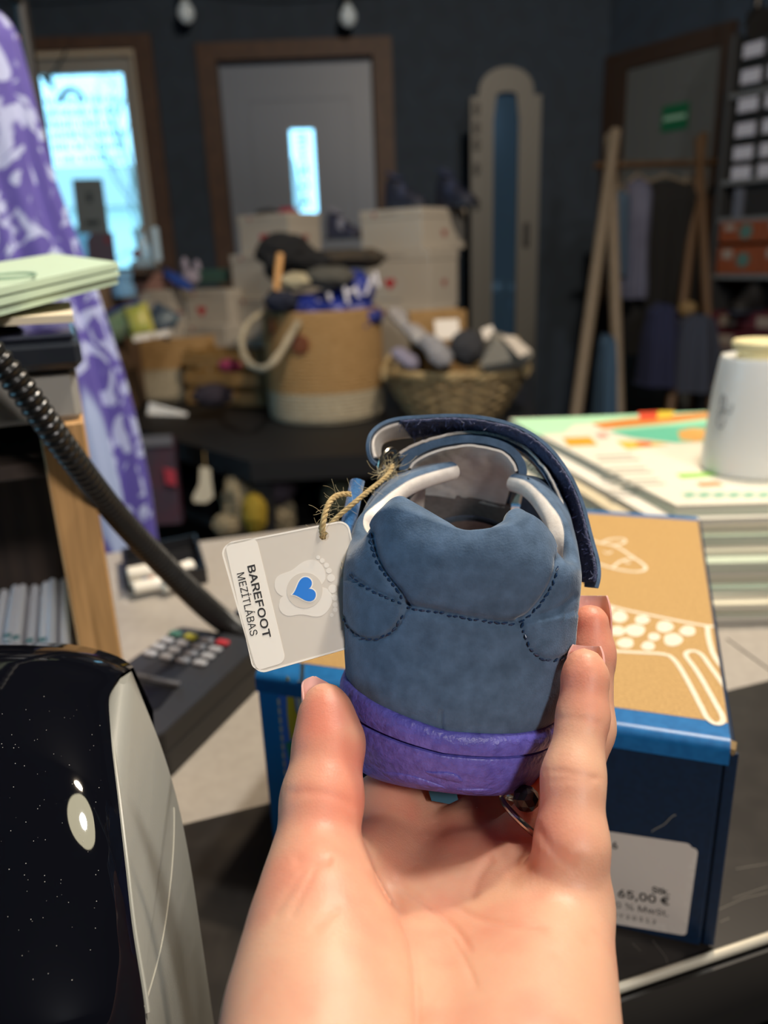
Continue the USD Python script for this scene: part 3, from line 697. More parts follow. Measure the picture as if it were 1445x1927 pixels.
foot1 = smooth_poly(np.array([T2(*ct(*q)) for q in [(605, 720), (640, 640), (760, 590), (880, 505), (1000, 490), (1080, 570), (1085, 690), (1010, 745), (900, 735), (760, 800), (680, 835), (620, 790), (605, 720)]]), 80)
foot2 = smooth_poly(np.array([T2(*ct(*q)) for q in [(650, 900), (690, 835), (760, 830), (900, 900), (1000, 870), (1010, 770), (1090, 755), (1160, 850), (1130, 960), (1050, 1030), (850, 1015), (720, 1025), (660, 980), (650, 900)]]), 80)
for q in (foot1, foot2): tdec('footprint', Polygon(q).buffer(0), tagl)
for (x, y, r) in [(1025, 460, 20), (1065, 492, 24), (1107, 538, 25), (1130, 590, 28), (1150, 660, 38), (1165, 765, 42), (1185, 850, 30), (1190, 920, 24), (1190, 968, 22), (1158, 1020, 18)]:
    tdec('toe_print', Point(*T2(*ct(x, y))).buffer(r * 0.194 * 0.21 / FPX), tagl)
hc = T2(*ct(895, 780)); hv = unit(T2(*ct(985, 735)) - T2(*ct(800, 800)))
hp = affinity.rotate(heart(0.0069), math.degrees(math.atan2(hv[1], hv[0])) - 90, origin=(0, 0)); hp = affinity.translate(hp, *hc)
tdec('heart_ring', Point(*hc).buffer(0.0049), tagc, 0.00036)
tdec('heart_edge', hp.buffer(0.0003), tagw, 0.00042)
tdec('heart', hp, tagb, 0.00048)
rd = unit(T2(*ct(590, 1245)) - T2(*ct(425, 515))); ax = np.array([rd[0], rd[1], 0]); ay = np.array([-rd[1], rd[0], 0])
def ttext(name, s, p0, p1, h, bold):
    a, b = T2(*ct(*p0)), T2(*ct(*p1)); t = meshkit.text_mesh(s, h, 0.00008, bold); w = t.bounds[1, 0]
    sc = np.linalg.norm(b - a) / w; t.apply_scale([sc, 1, 1]); part(name, place(t, [a[0], a[1], 0.00036], ax, ay), ink, tag)
ttext('title_text', 'BAREFOOT', (338, 535), (508, 1245), 0.0020, True)
ttext('subtitle_text', 'MEZÍTLÁBAS', (236, 612), (385, 1222), 0.0020, False)
# twine
tw = thing('twine', 'frayed jute twine tying the hang tag to the shoe strap', 'twine', at(640, 960, .225))
def strand(pts, r=0.00085, amp=0.0004):
    p = curve(np.array([at(*q) for q in pts]), 70); out = []
    t = np.gradient(p, axis=0); t /= np.linalg.norm(t, axis=1, keepdims=True); a = np.cross(t, [0, 0, 1.0]); a /= np.linalg.norm(a, axis=1, keepdims=True); b = np.cross(t, a)
    ph = np.linspace(0, np.linalg.norm(np.diff(p, axis=0), axis=1).sum() / 0.005 * 2 * np.pi, 70)
    for k in (0, 2.1, 4.2): out.append(tube(p + amp * (np.cos(ph + k)[:, None] * a + np.sin(ph + k)[:, None] * b), r * 0.62, 6))
    return cat(out), p
s1m, p1_ = strand([(607, 1011, .2165), (607, 990, .2155), (612, 965, .217), (622, 943, .220), (640, 931, .224), (660, 930, .226)])
s2m, p2_ = strand([(608, 1013, .219), (626, 982, .222), (650, 960, .223), (680, 935, .226), (705, 915, .231), (728, 895, .236), (738, 876, .240)], 0.0007)
s3m, p3_ = strand([(640, 1012, .222), (641, 1030, .219), (638, 1045, .2165)], 0.0009)
wpart('cord', s1m, jute, tw); wpart('cord', s2m, jute, tw); wpart('cord', s3m, jute, tw)
fib = []; r3 = np.random.default_rng(11)
for p, n_, ln in ((p1_, 34, 0.005), (p2_, 40, 0.005), (p3_, 6, 0.003)):
    for k in range(n_):
        q = p[r3.integers(len(p))]; d = r3.normal(0, 1, 3); d -= CF * (d @ CF) * 0.6; d = unit(d); e = r3.normal(0, 0.3, 3); L_ = ln * r3.uniform(.3, 1)
        fib.append(tube(curve(np.array([q, q + d * L_ * .5, q + (d + e) * L_]), 6), 0.00003, 4, caps=False))
for k in range(70):                                           # frayed tassel
    q = at(638 + r3.normal(0, 2), 1040, .2165); e = at(634 + r3.normal(0, 7), 1072 + r3.normal(0, 6), .215 + r3.normal(0, .0008))
    fib.append(tube(np.array([q, (q + e) / 2 + r3.normal(0, .0002, 3), e]), 0.00006, 4, caps=False))
for k in range(60):
    q = at(733 + r3.normal(0, 7), 885 + r3.normal(0, 10), .238); d = r3.normal(0, 1, 3); fib.append(tube(curve(np.array([q, q + d * .002, q + d * .003 + r3.normal(0, .001, 3)]), 6), 0.000035, 4, caps=False))
wpart('loose_fibres', cat(fib), M('jute_fibre', '#d6c397', .8), tw, kind='stuff')
# ================================================================== HAND
def c3(px, py, d): return np.array([(px - 722.5) / FPX * d, (py - 963.5) / FPX * d, d])
HN = dict(  # joints: pixel, depth, radius in mm
    thumb=[((600, 1700, .166), 12.0), ((592, 1625, .175), 9.6), ((606, 1505, .184), 9.3), ((619, 1400, .192), 8.4), ((614, 1345, .195), 6.2), ((612, 1322, .196), 4.6)],
    pinky=[((1068, 1700, .176), 9.5), ((1076, 1590, .176), 7.9), ((1078, 1465, .182), 6.9), ((1097, 1345, .189), 5.8), ((1101, 1275, .192), 5.2), ((1100, 1253, .1925), 4.2)],
    ring=[((985, 1600, .206), 9.5), ((1060, 1500, .206), 8.3), ((1106, 1370, .213), 6.9), ((1114, 1230, .219), 6.0), ((1112, 1172, .220), 5.1)],
    middle=[((870, 1580, .217), 9.6), ((970, 1490, .235), 8.2), ((1062, 1385, .245), 7.2), ((1094, 1270, .246), 6.4), ((1094, 1200, .244), 5.0)],
    index=[((722, 1522, .216), 10.0), ((860, 1490, .245), 8.2), ((985, 1415, .262), 7.2), ((1062, 1320, .266), 6.2), ((1072, 1270, .264), 5.0)])
WR = np.array([0.002, 0.118, 0.122]); FA = np.array([0.012, 0.25, 0.035])
palm = []
def PC(a, b, ra, rb, k): palm.append((a, b, ra / 1000, rb / 1000, k / 1000))
mc = {k: c3(*v[0][0]) for k, v in HN.items()}
PC(c3(760, 1600, .214), WR + [-.012, -.012, .012], 9.5, 13, 8)
PC(c3(870, 1605, .212), WR + [-.002, -.012, .014], 9.5, 13, 8)
PC(c3(985, 1630, .202), WR + [.010, -.012, .010], 9.5, 13, 8)
PC(c3(1066, 1700, .178), WR + [.020, -.008, .002], 9.5, 14, 8)
PC(c3(598, 1700, .168), c3(612, 1900, .152), 12.0, 17.5, 9)
PC(c3(605, 1830, .158), WR + [-.019, -.008, -.004], 15, 16, 10)
PC(c3(690, 1930, .158), c3(660, 2050, .142), 11, 15, 10)
PC(c3(1010, 1840, .166), c3(1000, 2080, .140), 13.5, 16, 10)
PC(c3(900, 1640, .200), c3(1010, 1700, .185), 8, 8, 8)
PC(c3(645, 1640, .181), c3(735, 1575, .212), 6.5, 8.5, 7)
PC(WR + [-.014, 0, 0], FA + [-.014, 0, 0], 17, 22, 12)
PC(WR + [.014, 0, 0], FA + [.014, 0, 0], 19, 22, 12)
hh = 0.00115
fing = []
for k, v in HN.items():
    segs = []
    for (a, ra), (b, rb) in zip(v[:-1], v[1:]): segs.append((c3(*a), c3(*b), ra / 1000, rb / 1000))
    fing.append(segs)
allp = np.vstack([[a, b] for a, b, *_ in palm[:-2]] + [[s[0], s[1]] for f in fing for s in f] + [[WR + [0, .045, -.02]]])
lo, hi = allp.min(0) - 0.024, allp.max(0) + 0.024
shape = np.ceil((hi - lo) / hh).astype(int) + 1
axes_ = [lo[k] + hh * np.arange(shape[k]) for k in range(3)]
def block(a, b, r):
    i0 = np.clip(((np.minimum(a, b) - r - lo) / hh).astype(int), 0, shape - 1); i1 = np.clip(np.ceil((np.maximum(a, b) + r - lo) / hh).astype(int) + 1, 1, shape)
    i1 = np.maximum(i1, i0 + 1); return tuple(slice(x, y) for x, y in zip(i0, i1))
def pts_of(sl): return np.stack(np.meshgrid(*[axes_[k][sl[k]] for k in range(3)], indexing='ij'), -1)
BIG = 0.05
Fp = np.full(shape, BIG, np.float32)
for a, b, ra, rb, k in palm:
    sl = block(a, b, max(ra, rb) + 0.022); d = round_cone(pts_of(sl), a, b, ra, rb); Fp[sl] = smin(Fp[sl], d, k)
Ff = np.full(shape, BIG, np.float32)
for segs in fing:
    Fk = np.full(shape, BIG, np.float32)
    for a, b, ra, rb in segs:
        sl = block(a, b, max(ra, rb) + 0.018); Fk[sl] = smin(Fk[sl], round_cone(pts_of(sl), a, b, ra, rb), 0.0035)
    Ff = np.minimum(Ff, Fk) if segs is fing[1] else smin(Ff, Fk, 0.003)
Fh = smin(Fp, Ff, 0.0055)
hm = surface_nets(Fh, lo, hh)
if hm.volume < 0: hm = trimesh.Trimesh(hm.vertices, hm.faces[:, ::-1], process=False)
cc = trimesh.graph.connected_components(hm.edges, min_len=50); big = max(cc, key=len); keep = np.zeros(len(hm.vertices), bool); keep[big] = True
hm.update_faces(keep[hm.faces].all(1)); hm.remove_unreferenced_vertices()
trimesh.smoothing.filter_taubin(hm, lamb=0.5, nu=0.52, iterations=8)
hv_ = np.array(hm.vertices)
front_ = hv_[:, 2] < 0.24
hm2 = trimesh.Trimesh(*trimesh.remesh.subdivide(hm.vertices, hm.faces), process=False)
trimesh.smoothing.filter_taubin(hm2, lamb=0.5, nu=0.52, iterations=10)
V = np.array(hm2.vertices); N = np.array(hm2.vertex_normals)
q = np.c_[722.5 + FPX * V[:, 0] / V[:, 2], 963.5 + FPX * V[:, 1] / V[:, 2]]
fac = (V * N).sum(1) < 0
dz = np.zeros(len(V))
cr = lambda x, y: (400 + x * 0.5536, 1200 + y * 0.5537)
creases = [  # (polyline, depth mm, width px, depth range)
    ([cr(530, 795), cr(590, 830), cr(640, 900), cr(680, 1000), cr(700, 1120), cr(705, 1313), cr(705, 1400)], 1.9, 16, (.12, .24)),
    ([cr(545, 800), cr(590, 830), cr(640, 900), cr(680, 1000), cr(700, 1120), cr(705, 1313), cr(705, 1400)], 1.3, 5, (.12, .24)),
    ([cr(265, 765), cr(350, 752), cr(415, 756)], 0.8, 11, (.14, .2)),
        ([cr(220, 520), cr(330, 525), cr(430, 545), cr(490, 590)], 0.45, 9, (.15, .215)),
    ([cr(190, 620), cr(230, 560), cr(300, 528)], 0.2, 9, (.15, .215)),
    ([cr(360, 760), cr(300, 880), cr(260, 960)], 0.45, 6, (.12, .2)),
    ([cr(330, 770), cr(270, 850), cr(200, 960)], 0.4, 6, (.12, .2)),
    ([cr(440, 880), cr(400, 930), cr(330, 1000)], 0.3, 12, (.12, .2)),
    ([cr(1120, 462), cr(1180, 455), cr(1260, 470), cr(1330, 480)], 0.45, 6, (.15, .196)),
    ([cr(1118, 490), cr(1200, 482), cr(1300, 500)], 0.3, 6, (.15, .196)),
    ([cr(1150, 280), cr(1230, 275), cr(1330, 298)], 0.25, 7, (.15, .2)),
    ([cr(1098, 620), cr(1130, 690), cr(1180, 740), cr(1250, 790)], 0.8, 10, (.15, .2)),
    ([cr(600, 800), cr(700, 880), cr(800, 960), cr(880, 1080)], 0.9, 6, (.12, .22)),
    ([cr(800, 880), cr(900, 950), cr(1000, 970), cr(1150, 990)], 0.7, 6, (.12, .22)),
    ([cr(880, 910), cr(900, 820), cr(960, 740)], 0.8, 9, (.12, .22)),
    ([cr(800, 1000), cr(850, 1080), cr(900, 1200)], 0.5, 6, (.12, .22)),
    ([cr(1050, 940), cr(1120, 850), cr(1160, 800)], 0.2, 12, (.12, .22))]
for pl, dep, w, (z0, z1) in creases:
    d, po = seg_dist(q, smooth_poly(np.array(pl), 40)); tp_ = np.clip(po / .18, 0, 1) * np.clip((1 - po) / .12, 0, 1); ok = fac & (V[:, 2] > z0) & (V[:, 2] < z1)
    dep *= 0.55; w *= 1.15
    dz -= np.where(ok, tp_ * dep * np.exp(-(d / w) ** 2), 0)
dz += (meshkit.fbm(V * 260, 3, 21) - 0.5) * 0.10 + (meshkit.fbm(V * 70, 2, 4) - 0.5) * 0.4
V = V + N * (dz / 1000)[:, None]
# own redness of the skin: fingertips, knuckle pads, blotchy palm
tips = [(c3(612, 1345, .190), .011), (c3(650, 1430, .183), .010), (c3(1085, 1270, .186), .011), (c3(1105, 1180, .215), .014), (c3(640, 1520, .18), .012), (c3(1020, 1540, .172), .008), (c3(700, 1600, .20), .016), (c3(850, 1560, .205), .018), (c3(960, 1580, .198), .016), (c3(690, 1690, .172), .009), (c3(600, 1660, .164), .010)]
red = np.zeros(len(V))
for p, r in tips: red = np.maximum(red, np.exp(-((np.linalg.norm(V - p, axis=1) / r) ** 2)))
red = 0.75 * red + 0.55 * np.clip((meshkit.fbm(V * 75, 3, 33) - 0.42) * 2.2, 0, 1)
hw = CAM + V @ CM
skin = usdkit.material(stage, '/World/Looks/skin', {
    'at': ('attribute', {'attribute': 'redness'}), 'tc': ('texture_coordinate', {}),
    'n': ('noise_texture', dict(scale=260.0, detail=5.0)), 'r': ('rgb_ramp', dict(ramp=[(0.0, lin('#d9a689')), (1.0, lin('#d07f69'))])),
    'mx': ('math', dict(math_type='multiply_add', value2=0.22, value3=-0.11)), 'ad': ('math', dict(math_type='add', use_clamp=True)),
    'b1': ('noise_texture', dict(scale=1500.0, detail=3.0)), 'v': ('voronoi_texture', dict(scale=1700.0)), 'bs': ('math', dict(math_type='add')),
    'b': ('bump', dict(distance=0.00004, strength=0.8)),
    'p': ('principled_bsdf', dict(roughness=0.48, specular_ior_level=0.4, subsurface_weight=0.35, subsurface_radius=(1.0, 0.35, 0.2), subsurface_scale=0.0025))},
    [('tc.object', 'n.vector'), ('n.fac', 'mx.value1'), ('at.fac', 'ad.value1'), ('mx.value', 'ad.value2'), ('ad.value', 'r.fac'), ('r.color', 'p.base_color'),
     ('tc.object', 'b1.vector'), ('tc.object', 'v.vector'), ('b1.fac', 'bs.value1'), ('v.distance', 'bs.value2'), ('bs.value', 'b.height'), ('b.normal', 'p.normal')], surface='p.BSDF')
hand = thing('hand', 'bare left hand with long pale pink nails, palm up, holding the blue shoe', 'hand', CAM + c3(800, 1800, .16) @ CM)
part('skin', (hw, hm2.faces), skin, hand, world=True, smooth=True, attr={'redness': red})
nailm = M('pink_nail', '#e3a59c', 0.16, coat_weight=0.6, subsurface_weight=0.2, subsurface_scale=0.002)
def nail(tip, axis, dorsal, rad, length, free, half, taper=0.55, square=False):
    """curved plate on the dorsal side: tip = finger end, axis towards the tip"""
    axis = unit(axis); dorsal = unit(dorsal - axis * (dorsal @ axis)); side = np.cross(axis, dorsal)
    ls = np.linspace(-length, free, 26); rows_ = []
    for l in ls:
        t = np.clip(l / free, 0, 1) if free > 0 else 0
        wfac = (1 - t ** 2 * taper) if square else (1 - t ** 1.5) ** 0.6 * (1 - .0) if l > 0 else 1.0
        if not square and l > 0: wfac = max(0.06, (1 - t ** 2.2) ** .7)
        a = np.radians(half) * wfac * (0.75 + 0.25 * np.clip((l + length) / (length * .35), 0, 1))
        an = np.linspace(-a, a, 17); sink = 0.0006 * np.clip(l / max(free, 1e-6), 0, 1) ** 2
        rows_.append(tip + axis * l + (rad - sink) * (np.cos(an)[:, None] * dorsal + np.sin(an)[:, None] * side))
    return slab(CAM + np.array(rows_) @ CM, 0.0005)
part('nail', nail(c3(612, 1326, .1955), c3(611, 1300, .199) - c3(617, 1400, .192), np.array([-.5, 0, .85]), .0058, .008, .0092, 82), nailm, hand, world=True, smooth=60)
part('nail', nail(c3(1101, 1250, .193), c3(1103, 1200, .194) - c3(1099, 1320, .190), np.array([.35, 0, .95]), .0046, .006, .0050, 80, 0.3, True), nailm, hand, world=True, smooth=60)
part('nail', nail(c3(1112, 1168, .2205), c3(1112, 1120, .221) - c3(1114, 1230, .219), np.array([.40, 0, .92]), .0056, .007, .0072, 80, 0.3, True), nailm, hand, world=True, smooth=60)
# ring on the ring finger
rg = thing('finger_ring', 'silver ring with a dark faceted stone on the finger under the shoe', 'ring', CAM + c3(985, 1510, .2) @ CM)
fd_ = unit(c3(1060, 1500, .206) - c3(985, 1600, .206)); o_ = c3(1003, 1548, .206)
u_ = unit(np.cross(fd_, [0, 0, 1.0])); w_ = np.cross(fd_, u_)
part('band', place(torus(0.0102, 0.0009, 40), CAM + o_ @ CM, u_ @ CM, w_ @ CM, fd_ @ CM), M('silver', '#c9c4ba', 0.2, metallic=1.0), rg, world=True)
st_ = trimesh.creation.icosphere(1, 0.0034); part('stone', moved(st_, CAM + c3(990, 1503, .196) @ CM), M('dark_stone', '#1c1a20', 0.12), rg, world=True, smooth=False)
# ================================================================== ROOM
YB = 4.0
wallm = M('slate_wall', '#2b3847', 0.85, '#27323f', 12, bump=(180, 0.0006))
ceilm = M('dark_ceiling', '#3c4046', 0.9)
floorm = M('grey_floor', '#4a4845', 0.55, '#403e3b', 9, bump=(90, 0.0005))
brown = M('brown_trim', '#3f2b20', 0.6, '#4b3426', 22, (1, 1, 1))
doorw = M('door_white', '#727c8c', 0.45)
framew = M('window_frame_pale', '#8d8c88', 0.45)
H = 2.75
cor = ony(1145, 100, YB)                                        # corner of the back and the right wall
XC = cor[0]
rp = onz(1385, 42, ony(1150, 110, YB)[2]); rd2 = unit(np.array([rp[0] - XC, rp[1] - YB]))   # the right wall's direction towards the viewer
rn2 = np.array([rd2[1], -rd2[0]])                               # into the wall (away from the room)
if rn2[0] < 0: rn2 = -rn2
pw = lambda px, py: ony(px, py, YB)
# openings in the back wall
wx1, wz1 = pw(278, 290)[0], pw(200, 93)[2]; wx0 = wx1 - 0.86; wz0 = 0.14
dx0, dx1 = pw(425, 300)[0], pw(708, 300)[0]; dz1 = pw(560, 110)[2]
outl = sbox(-3.4, 0, XC + 0.3, H).difference(sbox(wx0, wz0, wx1, wz1)).difference(sbox(dx0, -0.01, dx1, dz1))
def upright(poly, y, th): return place(prism(poly, 0, th), [0, y, 0], [1, 0, 0], [0, 0, 1], [0, 1, 0])
tE = (YB + 3.3) / -rd2[1]; REND = np.array([XC, YB]) + rd2 * tE
room = Polygon([(-3.5, -3.3), tuple(REND + rn2 * .12), tuple(np.array([XC, YB]) + rn2 * .12), (XC + .1, YB + .14), (-3.5, YB + .14)])
struct('wall_back', upright(outl, YB, 0.14), wallm)
wlp = sbox(-3.2, 0, YB + .14, H).difference(sbox(-1.7, .75, .9, 2.45))
struct('wall_left', place(prism(wlp, 0, .1), [-3.5, 0, 0], [0, 1, 0], z3, [1, 0, 0]), wallm)
fw_ = sbox(-1.7, .75, .9, 2.45).difference(unary_union([sbox(-1.63, .82, -.44, 2.38), sbox(-.36, .82, .83, 2.38)]))
win2 = struct('window_2', place(prism(fw_, 0, .06), [-3.47, 0, 0], [0, 1, 0], z3, [1, 0, 0]), M('window_frame_pale', '#8d8c88', 0.45))  # window out of view, placed to give cool daylight on the left sides
struct('wall_front', cbox([-3.5, -3.3, 0], [REND[0] + .2, -3.2, H], .001), wallm)
rq = [np.array([XC, YB]), REND, REND + rn2 * 0.12, np.array([XC, YB]) + rn2 * 0.12]
struct('wall_right', prism(Polygon(rq), 0, H), wallm)
room = Polygon([(-3.5, -3.3), (REND[0], REND[1]) if REND[1] < -3.3 else (REND[0] + .2, -3.3), (XC + .1, YB + .14), (-3.5, YB + .14)])
struct('floor', prism(room, -0.05, 0), floorm)
struct('ceiling', prism(room, H, H + 0.05), ceilm)
struct('baseboard_back', cat(cbox([-3.4, YB - .015, 0], [wx0 - .1, YB, .09], .002), cbox([wx1 + .1, YB - .015, 0], [dx0 - .1, YB, .09], .002), cbox([dx1 + .1, YB - .015, 0], [XC, YB, .09], .002)), brown)
def casing(name, x0, x1, z0, z1, w, wt):
    o = sbox(x0 - w, z0 - (w if z0 > .05 else 0), x1 + w, z1 + wt).difference(sbox(x0, z0, x1, z1))
    return struct(name, upright(o, YB - 0.022, 0.03), brown)
casing('trim_1', wx0, wx1, wz0, wz1, pw(312, 290)[0] - pw(280, 290)[0], pw(200, 68)[2] - pw(200, 93)[2])
casing('trim_2', dx0, dx1, 0, dz1, pw(425, 300)[0] - pw(390, 300)[0], pw(560, 76)[2] - pw(560, 110)[2])
# window: reveal lining, sash, glass with lettering
win = struct('window_1', upright(sbox(wx0, wz0, wx1, wz1).difference(sbox(wx0 + .022, wz0 + .02, wx1 - .022, wz1 - .022)), YB + 0.0, 0.10), M('cream_reveal', '#b9ad9a', 0.5))
gx1, gz1 = ony(248, 300, YB + .06)[0] + .012, ony(200, 137, YB + .06)[2]; gx0 = wx0 + .13; gz0 = wz0 + .16
struct('sash', upright(sbox(wx0 + .022, wz0 + .02, wx1 - .022, wz1 - .022).difference(sbox(gx0, gz0, gx1, gz1)), YB + 0.04, 0.05), framew, win)
pane = usdkit.material(stage, '/World/Looks/window_glass', {'t': ('transparent_bsdf', {'color': (0.93, 0.97, 1.0)}), 'g': ('glossy_bsdf', {'roughness': 0.02, 'color': (1, 1, 1)}), 'f': ('fresnel', {'IOR': 1.45}), 'm': ('mix_closure', {})}, [('f.fac', 'm.fac'), ('t.BSDF', 'm.closure1'), ('g.BSDF', 'm.closure2')], surface='m.closure')
struct('glass', cbox([-3.445, -1.64, .81], [-3.439, .84, 2.39], .0005), pane, win2)
struct('glass', cbox([gx0 - .005, YB + .062, gz0 - .005], [gx1 + .005, YB + .068, gz1 + .005], .0005), pane, win)
let = []
r4 = np.random.default_rng(5)
for row, (yy, xa, xb) in enumerate([(190, 85, 228), (213, 88, 226), (235, 92, 222), (255, 96, 242), (277, 100, 232), (301, 104, 228)]):
    A, B = ony(xa, yy, YB + .06), ony(xb, yy + 4, YB + .06); x = A[0]
    while x < B[0]:
        w = r4.uniform(.008, .02); z = A[2]
        let.append(cbox([x, YB + .0600, z - .016], [x + w * .6, YB + .0615, z + .016 * r4.choice([.55, 1.0])], .0002)); x += w + (.022 if r4.random() < .2 else .004)
struct('lettering', cat(let), M('pale_film', '#4f6a78', 0.7), win)
# door with slit light
door = struct('door_1', upright(sbox(dx0 + .004, 0.004, dx1 - .004, dz1 - .004).difference((sl_ := rounded(Polygon([pw(541, 238)[[0, 2]], pw(588, 237)[[0, 2]], pw(588, 237)[[0, 2]] * [1, 0] + pw(597, 400)[[0, 2]] * [0, 1], pw(541, 238)[[0, 2]] * [1, 0] + pw(549, 402)[[0, 2]] * [0, 1]]), 0.012))), YB + 0.05, 0.045), doorw)
sx0, sz0, sx1, sz1 = sl_.bounds
struct('glass', cbox([sx0 - .004, YB + .068, sz0 - .004], [sx1 + .004, YB + .074, sz1 + .004], .0005), pane, door)
struct('door_frame', upright(sbox(dx0 - .02, 0, dx1 + .02, dz1 + .02).difference(sbox(dx0 + .004, -.01, dx1 - .004, dz1 - .004)), YB + .03, .09), doorw, door)
gz_ = [pw(462, 165), pw(668, 165)]
for a in ((dx0 + .12, dz1 - .16, dx1 - .11, dz1 - .155), (dx0 + .12, .3, dx0 + .125, dz1 - .16), (dx1 - .115, .3, dx1 - .11, dz1 - .16)):
    struct('panel_line', cbox([a[0], YB + .046, a[1]], [a[2], YB + .0505, a[3]], .0005), doorw, door)
struct('slit_rim', upright(sl_.buffer(.008).difference(sl_), YB + .046, .006), framew, door)
hl = np.array([dx0 + .07, YB + .05, 1.04])
struct('door_handle', cat(tube(np.array([hl, hl + [0, -.05, 0], hl + [.02, -.055, 0], hl + [.11, -.055, 0]]), .009, 10), moved(lathe([(0, 0), (.024, 0), (.024, .006), (0, .006)], 20), hl, R=rot([1, 0, 0], math.pi / 2))), steel, door)
let = []; zc = np.linspace(sz1 - .05, sz0 + .06, 5); cxm = (sx0 + sx1) / 2
for ch, z in zip('EINGA', zc):
    t = meshkit.text_mesh(ch, .05, .002, True); w = t.bounds[1, 0]
    let.append(place(t, [cxm + w / 2, YB + .0665, z - .025], [-1, 0, 0], [0, 0, 1], [0, -1, 0]))
struct('slit_lettering', cat(let), M('pale_film_b', '#5e8fa0', 0.7), door)
# outdoors: ground, hedge bank, house wall and bare trees
struct('ground', prism(sbox(-14, YB + .2, 10, 30), -0.06, -0.02), M('pale_ground', '#c9ccc8', 0.9, '#8e9a86', 0.8))
house = thing('neighbour_house', 'pale rendered house wall with a tiled roof across the yard, seen through the window', 'building', (-4.6, 19.0, 0))
part('wall', cbox([-3.5, 0, 0], [2.4, 4, 2.4], .01), M('house_render', '#eceeec', 0.9), house)
part('roof', hull(np.array([[-3.8, -.3, 2.4], [2.7, -.3, 2.4], [-3.8, 4.3, 2.4], [2.7, 4.3, 2.4], [-3.8, 2, 3.5], [2.7, 2, 3.5]])), M('house_roof', '#b5b0ae', 0.9), house)
for k in (-2.6, 0.6): part('window', cbox([k, -.03, .9], [k + .9, .05, 2.0], .01), M('far_window', '#5d6b74', 0.3), house)
bark = M('bark', '#8a8984', 0.9, '#a3a098', 60)
def bare_tree(x, y, h, seed, label):
    r = np.random.default_rng(seed); t = thing('bare_tree', label, 'tree', (x, y, -.03))
    part('trunk', tube(np.array([[0, 0, 0], [.03, 0, h * .3], [0, .04, h * .6]]), [.07, .055, .04], 8), bark, t)
    br = []
    def grow(p, d, L, r0, n):
        e = p + d * L; m = (p + e) / 2 + r.normal(0, L * .06, 3); br.append(tube(np.array([p, m, e]), [r0, r0 * .8, r0 * .55], 5))
        if n:
            for _ in range(3): grow(p + d * L * r.uniform(.5, 1), unit(d + r.normal(0, .45, 3) + [0, 0, .15]), L * .62, r0 * .5, n - 1)
    for k in range(5): grow(np.array([0, 0, h * (.3 + .07 * k)]), unit(r.normal(0, .5, 3) + [0, 0, .9]), h * .32, .028, 3)
    part('branches', cat(br), bark, t, kind='stuff')
bare_tree(-4.0, 14.2, 4.6, 2, 'bare slender tree outside, near the middle of the window')
bare_tree(-5.6, 13.5, 4.2, 6, 'bare tall tree farther out at the left of the window view')
bare_tree(-1.9, 14.3, 4.0, 9, 'bare tree outside beyond the narrow door light')
hd = np.random.default_rng(4); hp_ = []
for k in range(260):
    c = np.array([hd.uniform(-7, 1.5), 11.5 + hd.normal(0, .3), hd.uniform(.0, 1.0)]); hp_.append(moved(trimesh.creation.icosphere(1, hd.uniform(.12, .26)), c))
single('hedge', cat(hp_), M('hedge_green', '#b5c4bc', 0.9, '#9fb3ab', 9), 'low clipped hedge across the yard outside', 'hedge', kind='stuff')
# right wall: second door in a brown frame, with an exit sign
def onr(px, py, off=0.0): return onplane(px, py, np.array([XC, YB, 0]) - np.r_[rn2, 0] * off, np.r_[rn2, 0])
RA = np.r_[rd2, 0]; RN = np.r_[-rn2, 0]                         # along the wall, into the room
def rw(p): d = p - np.array([XC, YB, 0]); return np.array([d @ RA, d[2]])
def onwall(poly, y0, y1): return place(prism(poly, 0, y1 - y0), np.array([XC, YB, 0]) + RN * y0, RA, z3, RN)
d0, d1 = rw(onr(1180, 250))[0], rw(onr(1350, 250))[0]; dt = rw(onr(1265, 112))[1]
fr0, ft = rw(onr(1142, 200))[0], rw(onr(1262, 75))[1]; fr1 = d1 + .05
door2 = struct('door_2', onwall(sbox(d0, .005, d1, dt), .0, .018), M('door_cream', '#575a5a', 0.5))
struct('trim_3', onwall(sbox(max(fr0, .01), 0, fr1, ft).difference(sbox(d0, -.01, d1, dt)), .0, .03), M('dark_brown_trim', '#33241a', 0.6))
es = thing('exit_sign', 'small dark green emergency exit sign on the cream door', 'sign', np.array([XC, YB, 0]) + RA * d0)
ep = [rw(onr(*q, .019)) for q in ((1247, 201), (1298, 193), (1295, 243), (1244, 250))]
ex0, ex1 = ep[3][0], ep[1][0]; ez0, ez1 = ep[3][1], ep[0][1]
part('plate', onwall(sbox(ex0, ez0, ex1, ez1), .019, .023), M('exit_green', '#0f5a3a', 0.5), es, world=True)
part('stripe', onwall(sbox(ex0 + .012, (ez0 + ez1) / 2 - .008, ex1 - .012, (ez0 + ez1) / 2 + .008), .023, .0238), M('exit_pale', '#8fb5a0', 0.5), es, world=True)
